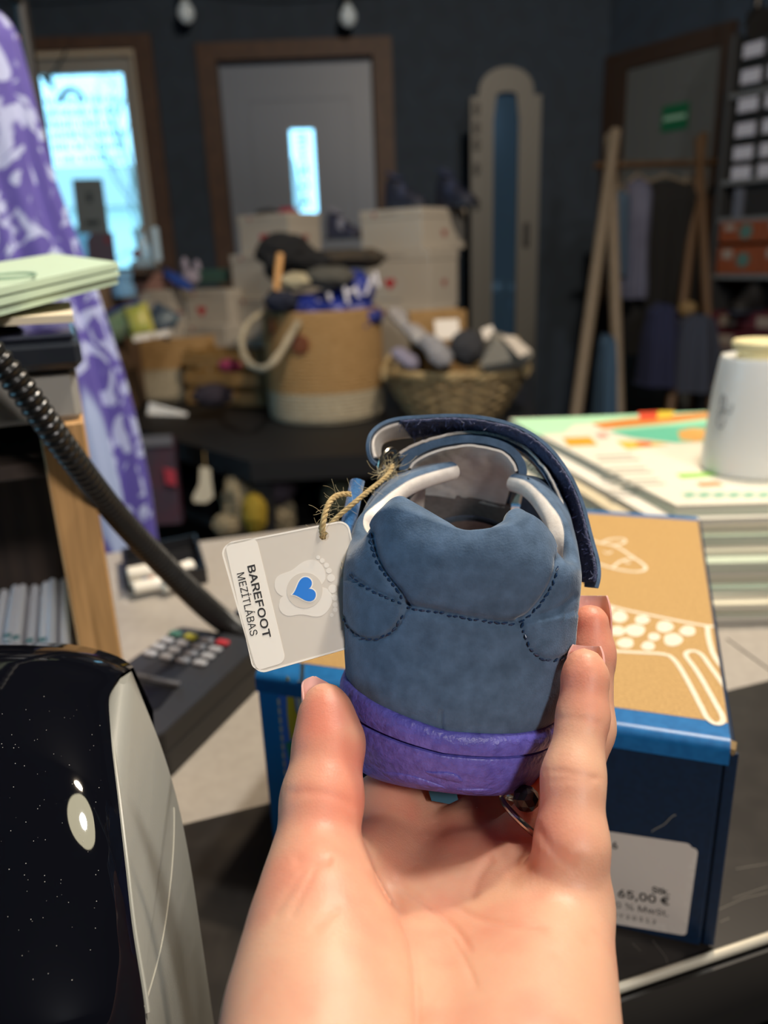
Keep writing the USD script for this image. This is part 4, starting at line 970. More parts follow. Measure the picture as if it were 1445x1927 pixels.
# string of globe bulbs
sl2 = thing('string_lights', 'string of clear globe bulbs hanging near the ceiling, unlit', 'string lights', at(500, -60, 3.4))
wire = curve(np.array([at(-80, -30, 3.33), at(180, -18, 3.34), at(348, -26, 3.35), at(500, -15, 3.35), at(653, -22, 3.35), at(850, -45, 3.3), at(1080, -75, 3.2)]), 60)
part('wire', tube(wire, .004, 6), black_edge, sl2, world=True)
bulbm = M('bulb_glass', '#cfe0ee', 0.12, specular_ior_level=0.7)
for (bx, by) in ((350, 24), (655, 31)):
    c = at(bx, by, 3.35)
    part('bulb', moved(lathe([(0.0005, -.036), (.014, -.033), (.026, -.022), (.032, -.004), (.028, .014), (.016, .03), (.0125, .042), (.0005, .043)], 24), c, scale=1.2), bulbm, sl2, world=True)
    part('socket', moved(lathe([(0.0005, .038), (.0155, .038), (.016, .07), (.012, .085), (.005, .09), (.0045, .105), (.0005, .106)], 16), c, scale=1.2), black_edge, sl2, world=True)
# garland with a rainbow in the window
gd = thing('garland', 'thin string with a dark wooden rainbow arch and a small pennant hanging in the window', 'garland', ony(120, 150, YB - .04))
a = np.linspace(0, np.pi, 24)
cen = ony(135, 192, YB - .045)
ro, ri = .062, .040
part('rainbow', place(prism(Polygon(np.r_[np.c_[ro * np.cos(a), ro * np.sin(a)], np.c_[ri * np.cos(a[::-1]), ri * np.sin(a[::-1])]]), 0, .008), cen, [1, 0, 0], z3, [0, 1, 0]), M('dark_wood', '#2b2a22', 0.7), gd, world=True)
part('pennant', place(prism(Polygon([(-.03, .03), (.02, .03), (.03, -.04)]), 0, .006), ony(90, 158, YB - .045), [1, 0, 0], z3, [0, 1, 0]), M('dark_felt', '#26302f', 0.8), gd, world=True)
part('string', tube(curve(np.array([ony(125, 92, YB - .04), ony(110, 120, YB - .045), ony(90, 145, YB - .045)]), 20), .004, 5), M('dark_string', '#2d3c44', 0.9), gd, world=True)
part('thread', tube(np.array([ony(133, 140, YB - .04), ony(134, 172, YB - .043)]), .0012, 5), M('dark_string', '#2d3c44', 0.9), gd, world=True)
# cards fixed in the window
pc = thing('photo_card', 'grey upright photo card standing against the window glass', 'card', ony(165, 440, YB + .055))
def wquad(pts, y, th): return upright(Polygon([ony(px, py, y)[[0, 2]] for px, py in pts]), y, th)
part('card', wquad([(135, 337), (192, 336), (206, 440), (147, 440)], YB + .0575, .004), M('grey_card', '#6f7a80', 0.6), pc, world=True)
part('emblem', wquad([(162, 362), (172, 362), (174, 380), (164, 382)], YB + .0567, .0008), M('dark_print', '#333d44', 0.6), pc, world=True)
part('caption', wquad([(160, 415), (185, 414), (187, 424), (162, 425)], YB + .0567, .0008), M('dark_print', '#333d44', 0.6), pc, world=True)
pc2 = thing('purple_card', 'dull purple-grey card below the photo card in the window', 'card', ony(190, 490, YB + .05))
part('card', wquad([(162, 452), (172, 438), (212, 437), (220, 500), (166, 500)], YB + .052, .005), M('mauve_card', '#5d5567', 0.7), pc2, world=True)
part('red_mark', wquad([(196, 446), (206, 446), (208, 457), (198, 458)], YB + .0512, .0008), M('dull_red', '#8a3a46', 0.6), pc2, world=True)
# unseen lamp behind the viewer, placed to light the front, is built further below
# ================================================================== ON THE COUNTER
# ---- label printer, front left: a domed black lid between two grey sides
rpx = [(275, 1927), (262, 1830), (248, 1740), (238, 1650), (228, 1560), (219, 1480), (212, 1420), (206, 1345), (208, 1302), (218, 1284)]
rp_c = curve(np.array(rpx, float)[::-1], 70)                      # from the far top to the near bottom
vq = (rp_c[:, 1] - 963.5) / FPX; Yq, Dq = math.cos(PITCH) - math.sin(PITCH) * vq, math.cos(PITCH) * vq + math.sin(PITCH)
dq = [0.250]
for k in range(69):                                             # follow the lid: its slope grows from flat to steep
    sl_a = math.tan(math.radians(np.interp((vq[k] + vq[k + 1]) / 2, [.22, .28, .38, .50, .665], [4, 10, 22, 33, 46])))
    # D d + tan * Y d is constant along a straight step
    dq.append(dq[-1] * (Dq[k] + sl_a * Yq[k]) / (Dq[k + 1] + sl_a * Yq[k + 1]))
Rc = np.array([at(px, py, d) for (px, py), d in zip(rp_c, dq)])
tn = unit(Rc[-1] - Rc[-4]); Rc = np.vstack([Rc, [Rc[-1] + unit(tn + np.array([0, 0, -.25 * k])) * .008 * k for k in range(1, 9)]]); Rc[:, 2] = np.maximum(Rc[:, 2], ZC + .004)
tq_ = unit(Rc[0] - Rc[3]); back = np.array([Rc[0] + tq_ * .006 + [0, .000, -.001], Rc[0] + tq_ * .014 + [0, .004, -.006], Rc[0] + [0, .03, -.03], Rc[0] + [-.01, .05, -.08]])
Rc = np.vstack([back[::-1], Rc])
pyaw = math.radians(-4); el = np.array([-math.cos(pyaw), math.sin(pyaw), 0])
tl_ = np.gradient(Rc, axis=0); tl_ /= np.linalg.norm(tl_, axis=1, keepdims=True); nl = np.cross(np.broadcast_to(el, Rc.shape), tl_); nl *= np.where(nl[:, 2:] < 0, -1, 1); nl /= np.linalg.norm(nl, axis=1, keepdims=True)
foot = lambda P: np.c_[P[:, :2], np.full(len(P), ZC + .0015)]
strips = [Rc + el * a + nl * b for a, b in ((.0, .0), (.0015, .0016), (.0035, .0031), (.006, .0046), (.009, .0060), (.0125, .0074), (.017, .0089), (.023, .0104), (.032, .0118), (.05, .0132), (.16, .0142), (.185, .006))]
printer = thing('label_printer', 'glossy black label printer with domed lid and grey side, front left corner', 'printer', np.r_[Rc.mean(0)[:2], ZC])
gloss = M('gloss_black', '#090a10', 0.03, specular_ior_level=0.5)
lidg = closed_grid(np.array(strips).transpose(1, 0, 2))
lid_hull = lidg
part('lid', lidg, gloss, printer, world=True, smooth=True)
base_pts = np.vstack([s_ - [0, 0, .004] for s_ in strips[3:]] + [foot(strips[3]), foot(strips[-2])])
part('body', hull(base_pts), M('printer_base', '#101116', .5), printer, world=True)
gp = M('grey_plastic', '#8f8f88', 0.45, bump=(1500, 0.00004))
qpx = [(222, 1286, .249), (238, 1289, .2500), (258, 1310, .2520), (282, 1352, .2535), (305, 1410, .2535), (330, 1492, .252), (352, 1592, .249), (370, 1702, .246), (381, 1802, .243), (386, 1927, .240), (386, 2060, .237)]
Q = curve(np.array([at(*q) for q in qpx]), 60)
Ri = strips[0][2:-2] - nl[2:-2] * .0015 + el * .0005
part('side_panel', hull(np.vstack([Ri, Q, foot(Ri)[20:] , foot(Q[-30:])])), gp, printer, world=True, smooth=25)
rimc = Ri[4:-8] - el * .0006 - nl[6:-10] * .0006
part('side_rim', tube(rimc, .0006, 8), M('grey_plastic_b', '#94948b', .4), printer, world=True)
sm_h = hull(np.vstack([Ri, Q, foot(Ri)[20:], foot(Q[-30:])]))
so = np.array([unit(ray(px, py)) for px, py in curve(np.array([(268, 1905), (285, 1850), (303, 1780), (316, 1700), (325, 1610), (327, 1520)]), 40)])
sl_p, sl_i, _ = sm_h.ray.intersects_location(np.repeat(CAM[None], 40, 0), so, multiple_hits=False)
sl_p = sl_p[np.argsort(sl_i)]
if len(sl_p) > 5: part('seam_line', tube(sl_p, .00028, 5), M('pale_seam', '#a09e93', 0.5), printer, world=True)
r6 = np.random.default_rng(8)
rays_d = np.array([unit(ray(r6.uniform(0, 190), r6.uniform(1300, 1850))) for k in range(90)])
loc_, ir_, _ = lidg.ray.intersects_location(np.repeat(CAM[None], 90, 0), rays_d, multiple_hits=False)
part('dust', cat([moved(trimesh.creation.icosphere(0, r6.uniform(.00005, .00015)), p) for p in loc_]), M('dust', '#b9b7b0', 0.9), printer, world=True, kind='stuff')

# ---- payment terminal
tz_ = ZC + 0.030
tq = [(338, 1178), (462, 1198), (482, 1222), (298, 1392), (170, 1340), (190, 1280)]
tp = Polygon([onz(*q, tz_)[:2] for q in tq]); tp = rounded(tp.buffer(0), 0.006)
term = thing('payment_terminal', 'dark grey card payment terminal with a keypad, lying behind the printer', 'card terminal', np.r_[np.array(tp.centroid.coords[0]), ZC])
tgrey = M('terminal_grey', '#2b2e35', 0.45, bump=(900, .00003))
part('body', cat(prism(tp.buffer(0.001), ZC + .001, ZC + .016), prism(tp, ZC + .014, tz_ - .0004)), M('terminal_dark', '#1f1d1c', 0.5), term, world=True)
part('top_cover', prism(tp.buffer(-0.0015), tz_ - .0004, tz_ + .0004), tgrey, term, world=True)
key = M('key_grey', '#9a9ea6', 0.35); kc = {(0, 0): M('key_green', '#3c6b60', 0.4), (0, 1): M('key_yellow', '#a3a23e', 0.4), (0, 3): M('key_red', '#b0343f', 0.4)}
kdig = M('key_print', '#c9ccd2', 0.4)
E1 = [np.array(q, float) for q in ((330, 1194), (419, 1211), (377, 1249), (283, 1231))]
ku = unit((onz(*E1[1], tz_) - onz(*E1[0], tz_))); kv = np.cross(z3, ku)
digs = ['', '', '', '', '1', '4', '7', '*', '2', '5', '8', '0', '3', '6', '9', '#']
for i in range(4):
    for j in range(4):
        s, t = j / 3, i / 3; p = E1[0] * (1 - s) * (1 - t) + E1[1] * s * (1 - t) + E1[2] * s * t + E1[3] * (1 - s) * t
        c = onz(*p, tz_ + .0015); kp_ = hull(np.vstack([place(rbox([-.0050, -.0030, -.001], [.0050, .0030, .0022], .0015), c, ku, kv).vertices]))
        part('key', kp_, kc.get((i, j), key), term, world=True)
# printed slot
for (a, b_, w, mt) in [((258, 1272), (340, 1290), .0022, tgrey)]:
    part('slot_bar', tube(np.array([onz(*a, tz_ + .002), onz(*b_, tz_ + .002)]), w, 8), M('bar_grey', '#5b6069', 0.4), term, world=True)
part('slot', prism(Polygon([onz(*q, tz_)[:2] for q in ((268, 1290), (332, 1296), (300, 1335), (285, 1340))]), tz_ + .0004, tz_ + .0007), M('slot_black', '#101216', 0.3), term, world=True)
# ---- gooseneck arm
gpth = [(-120, 560, .29), (-40, 640, .305), (20, 705, .315), (80, 785, .33), (150, 880, .36), (225, 975, .41), (300, 1055, .465), (370, 1125, .525), (425, 1172, .585), (470, 1205, .612)]
gc = curve(np.array([at(*q) for q in gpth]), 1100); gl_ = np.r_[0, np.cumsum(np.linalg.norm(np.diff(gc, axis=0), axis=1))]
goose = thing('gooseneck_arm', 'black ribbed gooseneck arm bending down to the counter in front of the shelf', 'flexible arm', at(440, 1190, .6))
prr = np.interp(gl_ / gl_[-1], [0, .35, .8, 1], [.0054, .0058, .0080, .0088]) * (1 + 0.09 * np.sign(np.cos(gl_ / .0046 * 2 * np.pi)) * np.abs(np.cos(gl_ / .0046 * 2 * np.pi)) ** 0.5)
part('tube', tube(gc, prr, 18), M('black_rubber', '#141414', 0.3, specular_ior_level=0.6), goose, world=True, smooth=60)
bs = gc[-1]
part('base', moved(lathe([(0.0005, 0), (.030, 0), (.031, .004), (.028, .009), (.012, .013), (.0095, .03), (.008, max(.031, bs[2] - ZC + .004)), (.0005, max(.0312, bs[2] - ZC + .005))], 32), [bs[0], bs[1], ZC + .0005]), M('black_rubber', '#141414', 0.3), goose, world=True)
# ---- black tray with small white tubes
zq = [onz(*q, ZC)[:2] for q in ((232, 1060), (372, 1030), (392, 1098), (238, 1112))]
tpoly = Polygon(zq)
tray = thing('tray', 'shallow black tray holding small white lip balm tubes behind the terminal', 'tray', np.r_[np.array(tpoly.centroid.coords[0]), ZC])
part('walls', prism(tpoly.difference(tpoly.buffer(-.003)), ZC + .0005, ZC + .016), M('tray_black', '#121215', 0.4), tray, world=True)
part('floor', prism(tpoly.buffer(-.002), ZC + .0005, ZC + .003), M('tray_black', '#121215', 0.4), tray, world=True)
tubw = M('tube_white', '#d8d2c4', 0.4); tdir = unit(onz(300, 1078, ZC + .01) - onz(250, 1088, ZC + .01))
def wtube(c, d, L, r, label):
    t = thing('lip_balm_tube', label, 'tube', c, group='white tubes in the tray'); d = np.asarray(d)
    R0 = np.stack([np.cross(z3, d) if abs(d[2]) < .9 else [1, 0, 0], np.cross(d, np.cross(z3, d)), d], 1); R0 = R0 / np.linalg.norm(R0, axis=0)
    part('body', moved(lathe([(.0003, -L / 2), (r * .9, -L / 2), (r, -L / 2 + .001), (r, L / 2 - .012), (.0003, L / 2 - .012)], 16), c, R=R0), tubw, t, world=True)
    part('cap', moved(lathe([(.0003, L / 2 - .012), (r * 1.03, L / 2 - .012), (r * 1.03, L / 2 - .001), (r * .9, L / 2), (.0003, L / 2)], 16), c, R=R0), M('cap_white', '#e6e1d6', 0.3), t, world=True)
    return t, R0
for k, (px, py, zz, nm) in enumerate([(272, 1074, .021, 'plain white tube on top of the pile in the tray'), (275, 1088, .012, 'white tube with a blue and red stripe in the tray'), (283, 1101, .010, 'white tube with a pale blue side at the near rim of the tray'), (345, 1070, .014, 'white tube lying behind the gooseneck in the tray'), (325, 1098, .010, 'short white tube alone at the near right of the tray')]):
    c = onz(px, py, ZC + zz); L = .030 if k < 3 else .020
    t, R0 = wtube(c, tdir if k < 3 else unit(tdir + [0, .6, 0]), L, .0062, nm)
    if k == 1:
        for o, mt in ((-.002, M('stripe_blue', '#2c5fb0', .4)), (.004, M('stripe_red', '#c23d35', .4))): part('stripe', moved(lathe([(.00625, o - .0025), (.0064, o - .002), (.0064, o + .002), (.00625, o + .0025)], 16), c, R=R0), mt, t, world=True)
# ---- wooden shelf unit at the left edge
oak = M('oak', '#cfa068', 0.5, '#a37c4c', 14, (14, 14, 0.7), detail=6, wave=0.6, ramp=(0.35, 0.7), bump=(300, .0001))
oaks = M('oak_side', '#cd9c62', 0.5, '#c09058', 20, (8, 8, .6))
sy0 = .375
A_, B_, C_ = at(150, 1235, .40), at(212, 1240, .405), at(208, 1100, .46)
def vpost(px0, px1, y_px, dep):  # width at a row
    return at(px0, y_px, dep), at(px1, y_px, dep)
Lq, Rq = vpost(140, 208, 1180, .40)
wd = np.array([math.cos(math.radians(21)), math.sin(math.radians(21)), 0]); dp = np.cross(z3, wd)
shelf = thing('wooden_stand', 'small oak display stand with a pale top, at the left edge of the counter', 'shelf', np.r_[Lq[:2], ZC])
W_ = .0205
ztop_ = onplane(90, 800, Lq, dp)[2]
def inpost(x0, x1, y0, y1, z0, z1, ch=.001): return place(cbox([x0, y0, z0], [x1, y1, z1], ch), np.r_[Lq[:2], 0], wd, dp, z3)
part('post', inpost(0, W_, 0, .10, ZC + .0005, ztop_), oak, shelf, world=True)
part('back_board', inpost(-.20, 0, .16, .172, ZC + .0005, ztop_), M('walnut_dark', '#3a2d26', 0.7, '#2b211c', 9, (16, 16, 1)), shelf, world=True)
part('post_side_board', inpost(0.002, W_ - .002, .10, .172, ZC + .0005, ztop_ - .002), oaks, shelf, world=True)
part('top_board', inpost(-.23, W_ + .000, .004, .185, ztop_, ztop_ + .026, .003), M('pale_board', '#96938c', 0.5), shelf, world=True)
part('under_board', inpost(-.20, 0, .02, .16, ztop_ - .03, ztop_ - .022), M('walnut_dark', '#3a2d26', 0.7), shelf, world=True)
blk = thing('black_case', 'flat glossy black case lying on the pale top of the oak stand', 'case', np.r_[Lq[:2], ztop_ + .0262])
bz = ztop_ + .0262
part('case', inpost(-.23, W_ + .004, -.006, .12, bz, bz + .013, .003), M('case_black', '#23272e', 0.25), blk, world=True)
part('lid', inpost(-.228, W_ + .002, -.004, .118, bz + .013, bz + .016, .0015), M('case_lid', '#2a2d38', 0.15), blk, world=True)
paper = M('cream_paper', '#d9cbb0', 0.7)
gridp = np.array([[np.r_[Lq[:2], 0] + wd * x + dp * y + z3 * (bz + .0185 + .004 * math.sin((x + .2) * 9) + .002 * (y > .05)) for y in np.linspace(.0, .10, 6)] for x in np.linspace(-.23, W_ + .003, 20)])
single('paper_sheet', slab(gridp, .0035), paper, 'slightly curled cream paper on the black case', 'paper')
# leaflets standing in the stand
lmat = [M('leaflet_white', '#f0eff4', 0.6), M('leaflet_b', '#e4e5ee', 0.6)]; tealp = M('teal_print', '#2f7f86', 0.6)
for k in range(20):
    x = -.006 - k * .0062 - .001 * math.sin(k * 2.1)
    od_ = 'first second third fourth fifth sixth seventh eighth ninth tenth eleventh twelfth thirteenth fourteenth fifteenth sixteenth seventeenth eighteenth nineteenth twentieth'.split()[k]
    l = thing('leaflet', ('white leaflet with teal writing' if k in (2, 3, 4, 5, 12) else 'plain white leaflet') + f' filed upright, {od_} from the oak post of the stand', 'leaflet', np.r_[Lq[:2], ZC] + wd * x, group='leaflets in the oak stand' if k not in (2, 3, 4, 5, 12) else 'leaflets with teal writing')
    zt_ = .092 + .0012 * math.sin(k * 1.7)
    part('sheet', inpost(x - .0052, x, -.025, .135, ZC + .0008, ZC + zt_, .0018), lmat[k % 2], l, world=True)
    if k in (2, 3, 4, 5, 12):
        yy = .02 + .004 * k
        part('print', inpost(x - .0045, x - .0006, yy, yy + .006, ZC + zt_ - .0002, ZC + zt_ + .0004, .0001), tealp, l, world=True)
        part('print', inpost(x - .0045, x - .0006, yy + .012, yy + .016, ZC + zt_ - .0002, ZC + zt_ + .0004, .0001), tealp, l, world=True)
# ---- metal dish with pale green cards on top
dc = at(-120, 560, .36); 
dish = thing('metal_stand', 'dark metal cake stand with a beaded rim at the left edge', 'stand', [dc[0], dc[1], bz + .0165])
dm = M('dark_metal', '#4a4339', 0.35, metallic=0.8)
rr = np.linalg.norm((at(46, 560, .36) - dc)[:2]); dzt = at(20, 560, .36)[2]
part('plate', moved(lathe([(.0005, -.016), (.012, -.016), (rr * .6, -.010), (rr * .97, -.001), (rr, .0), (rr * .96, .001), (.0005, -.006)], 60), [dc[0], dc[1], dzt]), dm, dish, world=True)
part('stem', moved(lathe([(.0005, bz + .0165), (.035, bz + .0165), (.030, bz + .020), (.010, bz + .024), (.009, dzt - .02), (.014, dzt - .014), (.0005, dzt - .014)], 24), [dc[0], dc[1], 0]), dm, dish, world=True)
for k in range(64):
    a_ = 2 * np.pi * k / 64; part('bead', moved(trimesh.creation.icosphere(1, .0030), [dc[0] + rr * math.cos(a_), dc[1] + rr * math.sin(a_), dzt + .001]), steel, dish, world=True)
gm = M('pale_green_card', '#b9cdb3', 0.55); gme = M('pale_card_edge', '#bdb89c', 0.6)
cc_ = [(0, 536, .335), (222, 489, .43), (100, 473, .50), (-200, 520, .36), (-260, 580, .28)]
for k in range(3):
    pts = np.array([at(px - 3 * k + (2 if k == 1 else 0), py, d) for px, py, d in cc_]); pts[:, 2] -= .0042 * k + .0012
    pts = np.vstack([pts, pts - [0, 0, .0032]])
    cd = thing('green_card', ['pale green card on top of the cards on the metal stand', 'second pale green card in the pile on the metal stand', 'lowest pale green card, directly on the metal stand'][k], 'card', pts[0], group='pale green cards')
    part('sheet', hull(pts), gm, cd, world=True)
    if k == 0: part('ring_print', place(torus(.012, .0006, 30, 6), at(16, 520, .36) + [0, 0, .0002], *(lambda n_: (unit(pts[1] - pts[0]), unit(np.cross(n_, unit(pts[1] - pts[0]))), n_))(unit(np.cross(pts[1] - pts[0], pts[2] - pts[0])))), M('grey_green_print', '#86a48c', .6), cd, world=True)
# ---- magazines
zt0 = onz(1400, 958, ZC + .09)[2]
ZM = ZC + 0.088
BLm, FLm = onz(958, 787, ZM), onz(1272, 950, ZM); FRm = onz(1500, 944, ZM)
mu = unit(FRm - FLm); mv = unit(BLm - FLm); mvp = unit(np.cross(z3, mu)); Lm = np.linalg.norm(BLm - FLm); 
mang = math.atan2(mu[1], mu[0])
Wm = .21; Lm = (BLm - FLm) @ mvp
skew = (BLm - FLm) @ mu
mcols = [M(f'magazine_{i}', c, .45) for i, c in enumerate(('#d9d3c2', '#cfc9b4', '#b9c4b0', '#d8d2c6', '#c4b79a', '#9fae9c'))]
r7 = np.random.default_rng(12); nm = 15; z = ZC + .0006; hts = [.0055 + .0012 * math.sin(k * 1.3) for k in range(nm)]; tot = sum(hts)
scl = (ZM - ZC - .001) / tot
names_ = ['bottom', 'second', 'third', 'fourth', 'fifth', 'sixth', 'seventh', 'eighth', 'ninth', 'tenth', 'eleventh', 'twelfth', 'thirteenth', 'fourteenth', 'topmost']
for k in range(nm):
    h = hts[k] * scl; f = (nm - 1 - k)
    off = mu * (-.010 * f * (0.9 if f < 6 else .75) + r7.normal(0, .004)) + mvp * (-.0025 * f + r7.normal(0, .004)) if f else np.zeros(3)
    if f > 6: off = off + mu * .05 - mvp * .012
    rz = mang + (r7.normal(0, .02) if f else 0)
    t = thing('magazine', f'{names_[k]} magazine counting up from the counter in the pile under the white canister' if f else 'topmost magazine of the pile, cream cover with green and orange pictures', 'magazine', [*(FLm + off)[:2], z], rz, group='pile of magazines')
    cor_ = Polygon([(0, 0), (.33, 0), (.33 + skew, Lm), (skew, Lm)])
    part('cover', cat(prism(cor_, h * .78, h * .98), prism(cor_, 0, h * .18)), mcols[(k * 5 + 3) % 6] if f else mcols[0], t)
    part('pages', prism(cor_.buffer(-.0012), h * .15, h * .8), M('page_edges', '#cdc8ba', .7, '#a8a294', 900, (1, 1, 12)), t)
    z += h
    if f == 0: topmag = t
ztm = z
def md(name, pts, mat, lift=.0001):
    P = Polygon([onz(*q, ztm)[:2] for q in pts]).buffer(0); part(name, prism(P, ztm + lift, ztm + lift + .0001), mat, topmag, world=True)
md('green_header', [(962, 789), (1330, 774), (1345, 800), (1010, 818)], M('mag_green', '#a8d8b0', .5), .0)
md('pale_band', [(1080, 800), (1140, 796), (1160, 812), (1060, 816)], mcols[0], .00012)
md('orange_picture', [(1112, 797), (1180, 788), (1330, 776), (1340, 786), (1260, 796), (1135, 808)], M('mag_orange', '#c9803a', .5), .00014)
md('red_picture', [(1200, 776), (1240, 774), (1236, 790), (1205, 792)], M('mag_red', '#c7482a', .5), .00026)
md('yellow_picture', [(1238, 774), (1270, 774), (1262, 786), (1236, 788)], M('mag_yellow', '#d2b53a', .5), .00028)
md('teal_picture', [(1140, 812), (1338, 795), (1345, 830), (1270, 834), (1190, 824)], M('mag_teal', '#63b79a', .5), .00022)
md('round_picture', [(1275, 812), (1300, 806), (1335, 808), (1340, 825), (1310, 832), (1280, 828)], M('mag_tan', '#cf9c55', .5), .00034)
md('amber_box', [(1058, 824), (1110, 822), (1125, 838), (1070, 840)], M('mag_amber', '#c9952a', .5))
md('pink_dot', [(1120, 816), (1140, 814), (1146, 824), (1126, 826)], M('mag_pink', '#d8998a', .5))
md('fruit_picture', [(1160, 830), (1210, 830), (1260, 836), (1180, 846)], M('mag_gold', '#cfae4a', .5))
md('fruit_picture', [(1200, 832), (1228, 833), (1222, 840), (1196, 838)], M('mag_red', '#c7482a', .5), .0002)
for i, yy in enumerate((858, 866, 882, 890, 904, 912)):
    md('text_line', [(1120 + 6 * i, yy), (1190 + 12 * i, yy - 3), (1192 + 12 * i, yy), (1122 + 6 * i, yy + 3)], M('mag_text', '#9c988c', .6))
md('green_bar', [(1272, 892), (1346, 888), (1350, 896), (1282, 900)], M('mag_lime', '#8cc152', .5))
md('tomato_picture', [(1310, 908), (1350, 906), (1362, 914), (1318, 916)], M('mag_coral', '#d98a5a', .5))
for i in range(6): md('leaf_picture', [(1282 + 28 * i, 930), (1300 + 28 * i, 925), (1312 + 28 * i, 932), (1294 + 28 * i, 938)], M('mag_leaf', '#7fae94', .5))
# ---- white canister
cb = onz(1418, 888, ztm); rC = 88 * .70 / FPX
dC = proj(cb)[0][2]; hC = .105
can = thing('canister', 'white ceramic canister with a pale wooden lid standing on the magazines', 'canister', [cb[0], cb[1] + .01, ztm + .0008])
ceram = M('white_ceramic', '#d9d9d6', .35)
part('body', lathe([(.0005, 0), (rC * .97, 0), (rC, .003), (rC * .99, .02), (rC * .90, hC * .7), (rC * .82, hC - .004), (rC * .79, hC), (rC * .74, hC - .003), (.0005, hC - .004)], 64), ceram, can)
part('lid', lathe([(.0005, hC - .004), (rC * .5, hC - .004), (rC * .5, hC + .006), (rC * .6, hC + .0065), (rC * .61, hC + .012), (rC * .58, hC + .0135), (.0005, hC + .0135)], 48), M('lid_cream', '#d8cc9c', .5), can)
ang0 = math.radians(203)
def oncan(pts):
    out = []
    for a_, z_ in pts:
        r_ = np.interp(z_, [0.02, hC * .7, hC], [rC * .99, rC * .90, rC * .79]) + .0003; out.append([r_ * math.cos(ang0 + a_), r_ * math.sin(ang0 + a_), z_])
    return np.array(out)
part('script_mark', cat(tube(curve(oncan([(-.12, .062), (-.05, .072), (.02, .066), (-.05, .056), (-.14, .050), (-.06, .044), (.06, .052)]), 40), .0006, 5), tube(curve(oncan([(-.16, .054), (-.02, .060), (.12, .058), (.2, .066)]), 20), .0005, 5)), M('grey_script', '#6d6d70', .6), can)

# ---- out-of-view lamps: a can with cream reflector over the counter, another behind the viewer
def lampcan(name, label, pos, target, r, rim):
    pos, target = np.array(pos), np.array(target); d = unit(target - pos); t = thing(name, label, 'lamp', pos)
    x_ = unit(np.cross(d, [0, 1, 0.01])); y_ = np.cross(d, x_); B = np.stack([x_, y_, d], 1)
    glow = usdkit.material(stage, '/World/Looks/' + name + '_glow', {'e': ('emission', dict(color=(1.0, .90, .62), strength=10.0))}, [], surface='e.emission')
    part('reflector', moved(lathe([(r * 1.12, -.004), (rim, .006), (rim, .008), (r * 1.1, -.002)], 48), pos, R=B), glow, t, world=True)
    part('shade', moved(lathe([(.0005, -.10), (rim * .6, -.095), (rim * .98, -.03), (rim * 1.03, .008), (rim * 1.0, .008), (rim * .95, -.028), (rim * .55, -.088), (.0005, -.09)], 40), pos, R=B), M('lamp_shell', '#1b1b1c', .5), t, world=True)
    top = pos - d * .1; part('stem', tube(np.array([top + d * .01, [top[0], top[1], H - .001]]), .008, 8), M('lamp_shell', '#1b1b1c', .5), t, world=True)
lampcan('unseen_ceiling_spot', 'black ceiling spot with a cream reflector, out of view above the counter', KEY, (0.05, 0.25, 0.95), .04, .15)
lampcan('unseen_rear_lamp', 'unseen lamp behind the viewer, placed to light shoe and hand from the front', UNSEEN_LAMP, (0, .4, .9), .16, .21)
# ================================================================== DISPLAY TABLE
ZT = 0.72
tbl = thing('display_table', 'black display table with an open lower shelf, carrying baskets and shoe boxes', 'table', (-.1, 2.4, 0))
tq2 = [onz(*q, ZT)[:2] for q in ((120, 684), (470, 868), (1010, 838))]
tq2 = tq2 + [np.array([.62, 3.1]), np.array([-1.5, 3.1])]
tpol = Polygon(tq2).convex_hull
blackw = M('black_wood', '#06070b', 0.6, '#0a0b10', 30, (1, 1, 8))
part('top', prism(tpol, ZT - .055, ZT), blackw, tbl, world=True)
part('lower_shelf', prism(tpol.buffer(-.04), .47, .495), blackw, tbl, world=True)
for q in list(tpol.buffer(-.05).exterior.coords)[:-1]: part('leg', cbox([q[0] - .025, q[1] - .025, 0.0005], [q[0] + .025, q[1] + .025, ZT - .055], .003), blackw, tbl, world=True)
part('back_panel', cbox([-1.3, 2.98, .05], [.5, 3.0, ZT - .056], .002), blackw, tbl, world=True)
A2, B2 = np.r_[tq2[0], 0], np.r_[tq2[1], 0]; ed2 = unit(B2 - A2); en2 = np.array([ed2[1], -ed2[0], 0])
eo = A2 + en2 * .001
dl_ = proj(onz(300, 775, ZT))[0][2] - .03
lq = [at(px, py, dl_ + k_) for px, py, k_ in ((281, 757, .0), (352, 777, -.05), (350, 806, -.055), (277, 785, -.005))]
tc_ = thing('shelf_label', 'white price strip stuck on the front edge of the black display table', 'label', sum(lq) / 4)
lp_ = np.array(lq); lp_ = np.vstack([lp_, lp_ + en2 * .002]); part('strip', hull(lp_), M('strip_white', '#ecebe8', .5), tc_, world=True)
part('strip_print', tube(np.array([lq[0] * .8 + lq[3] * .2 + (lq[1] - lq[0]) * .15, lq[0] * .8 + lq[3] * .2 + (lq[1] - lq[0]) * .7]) + en2 * .003, .0012, 5), inkg, tc_, world=True)

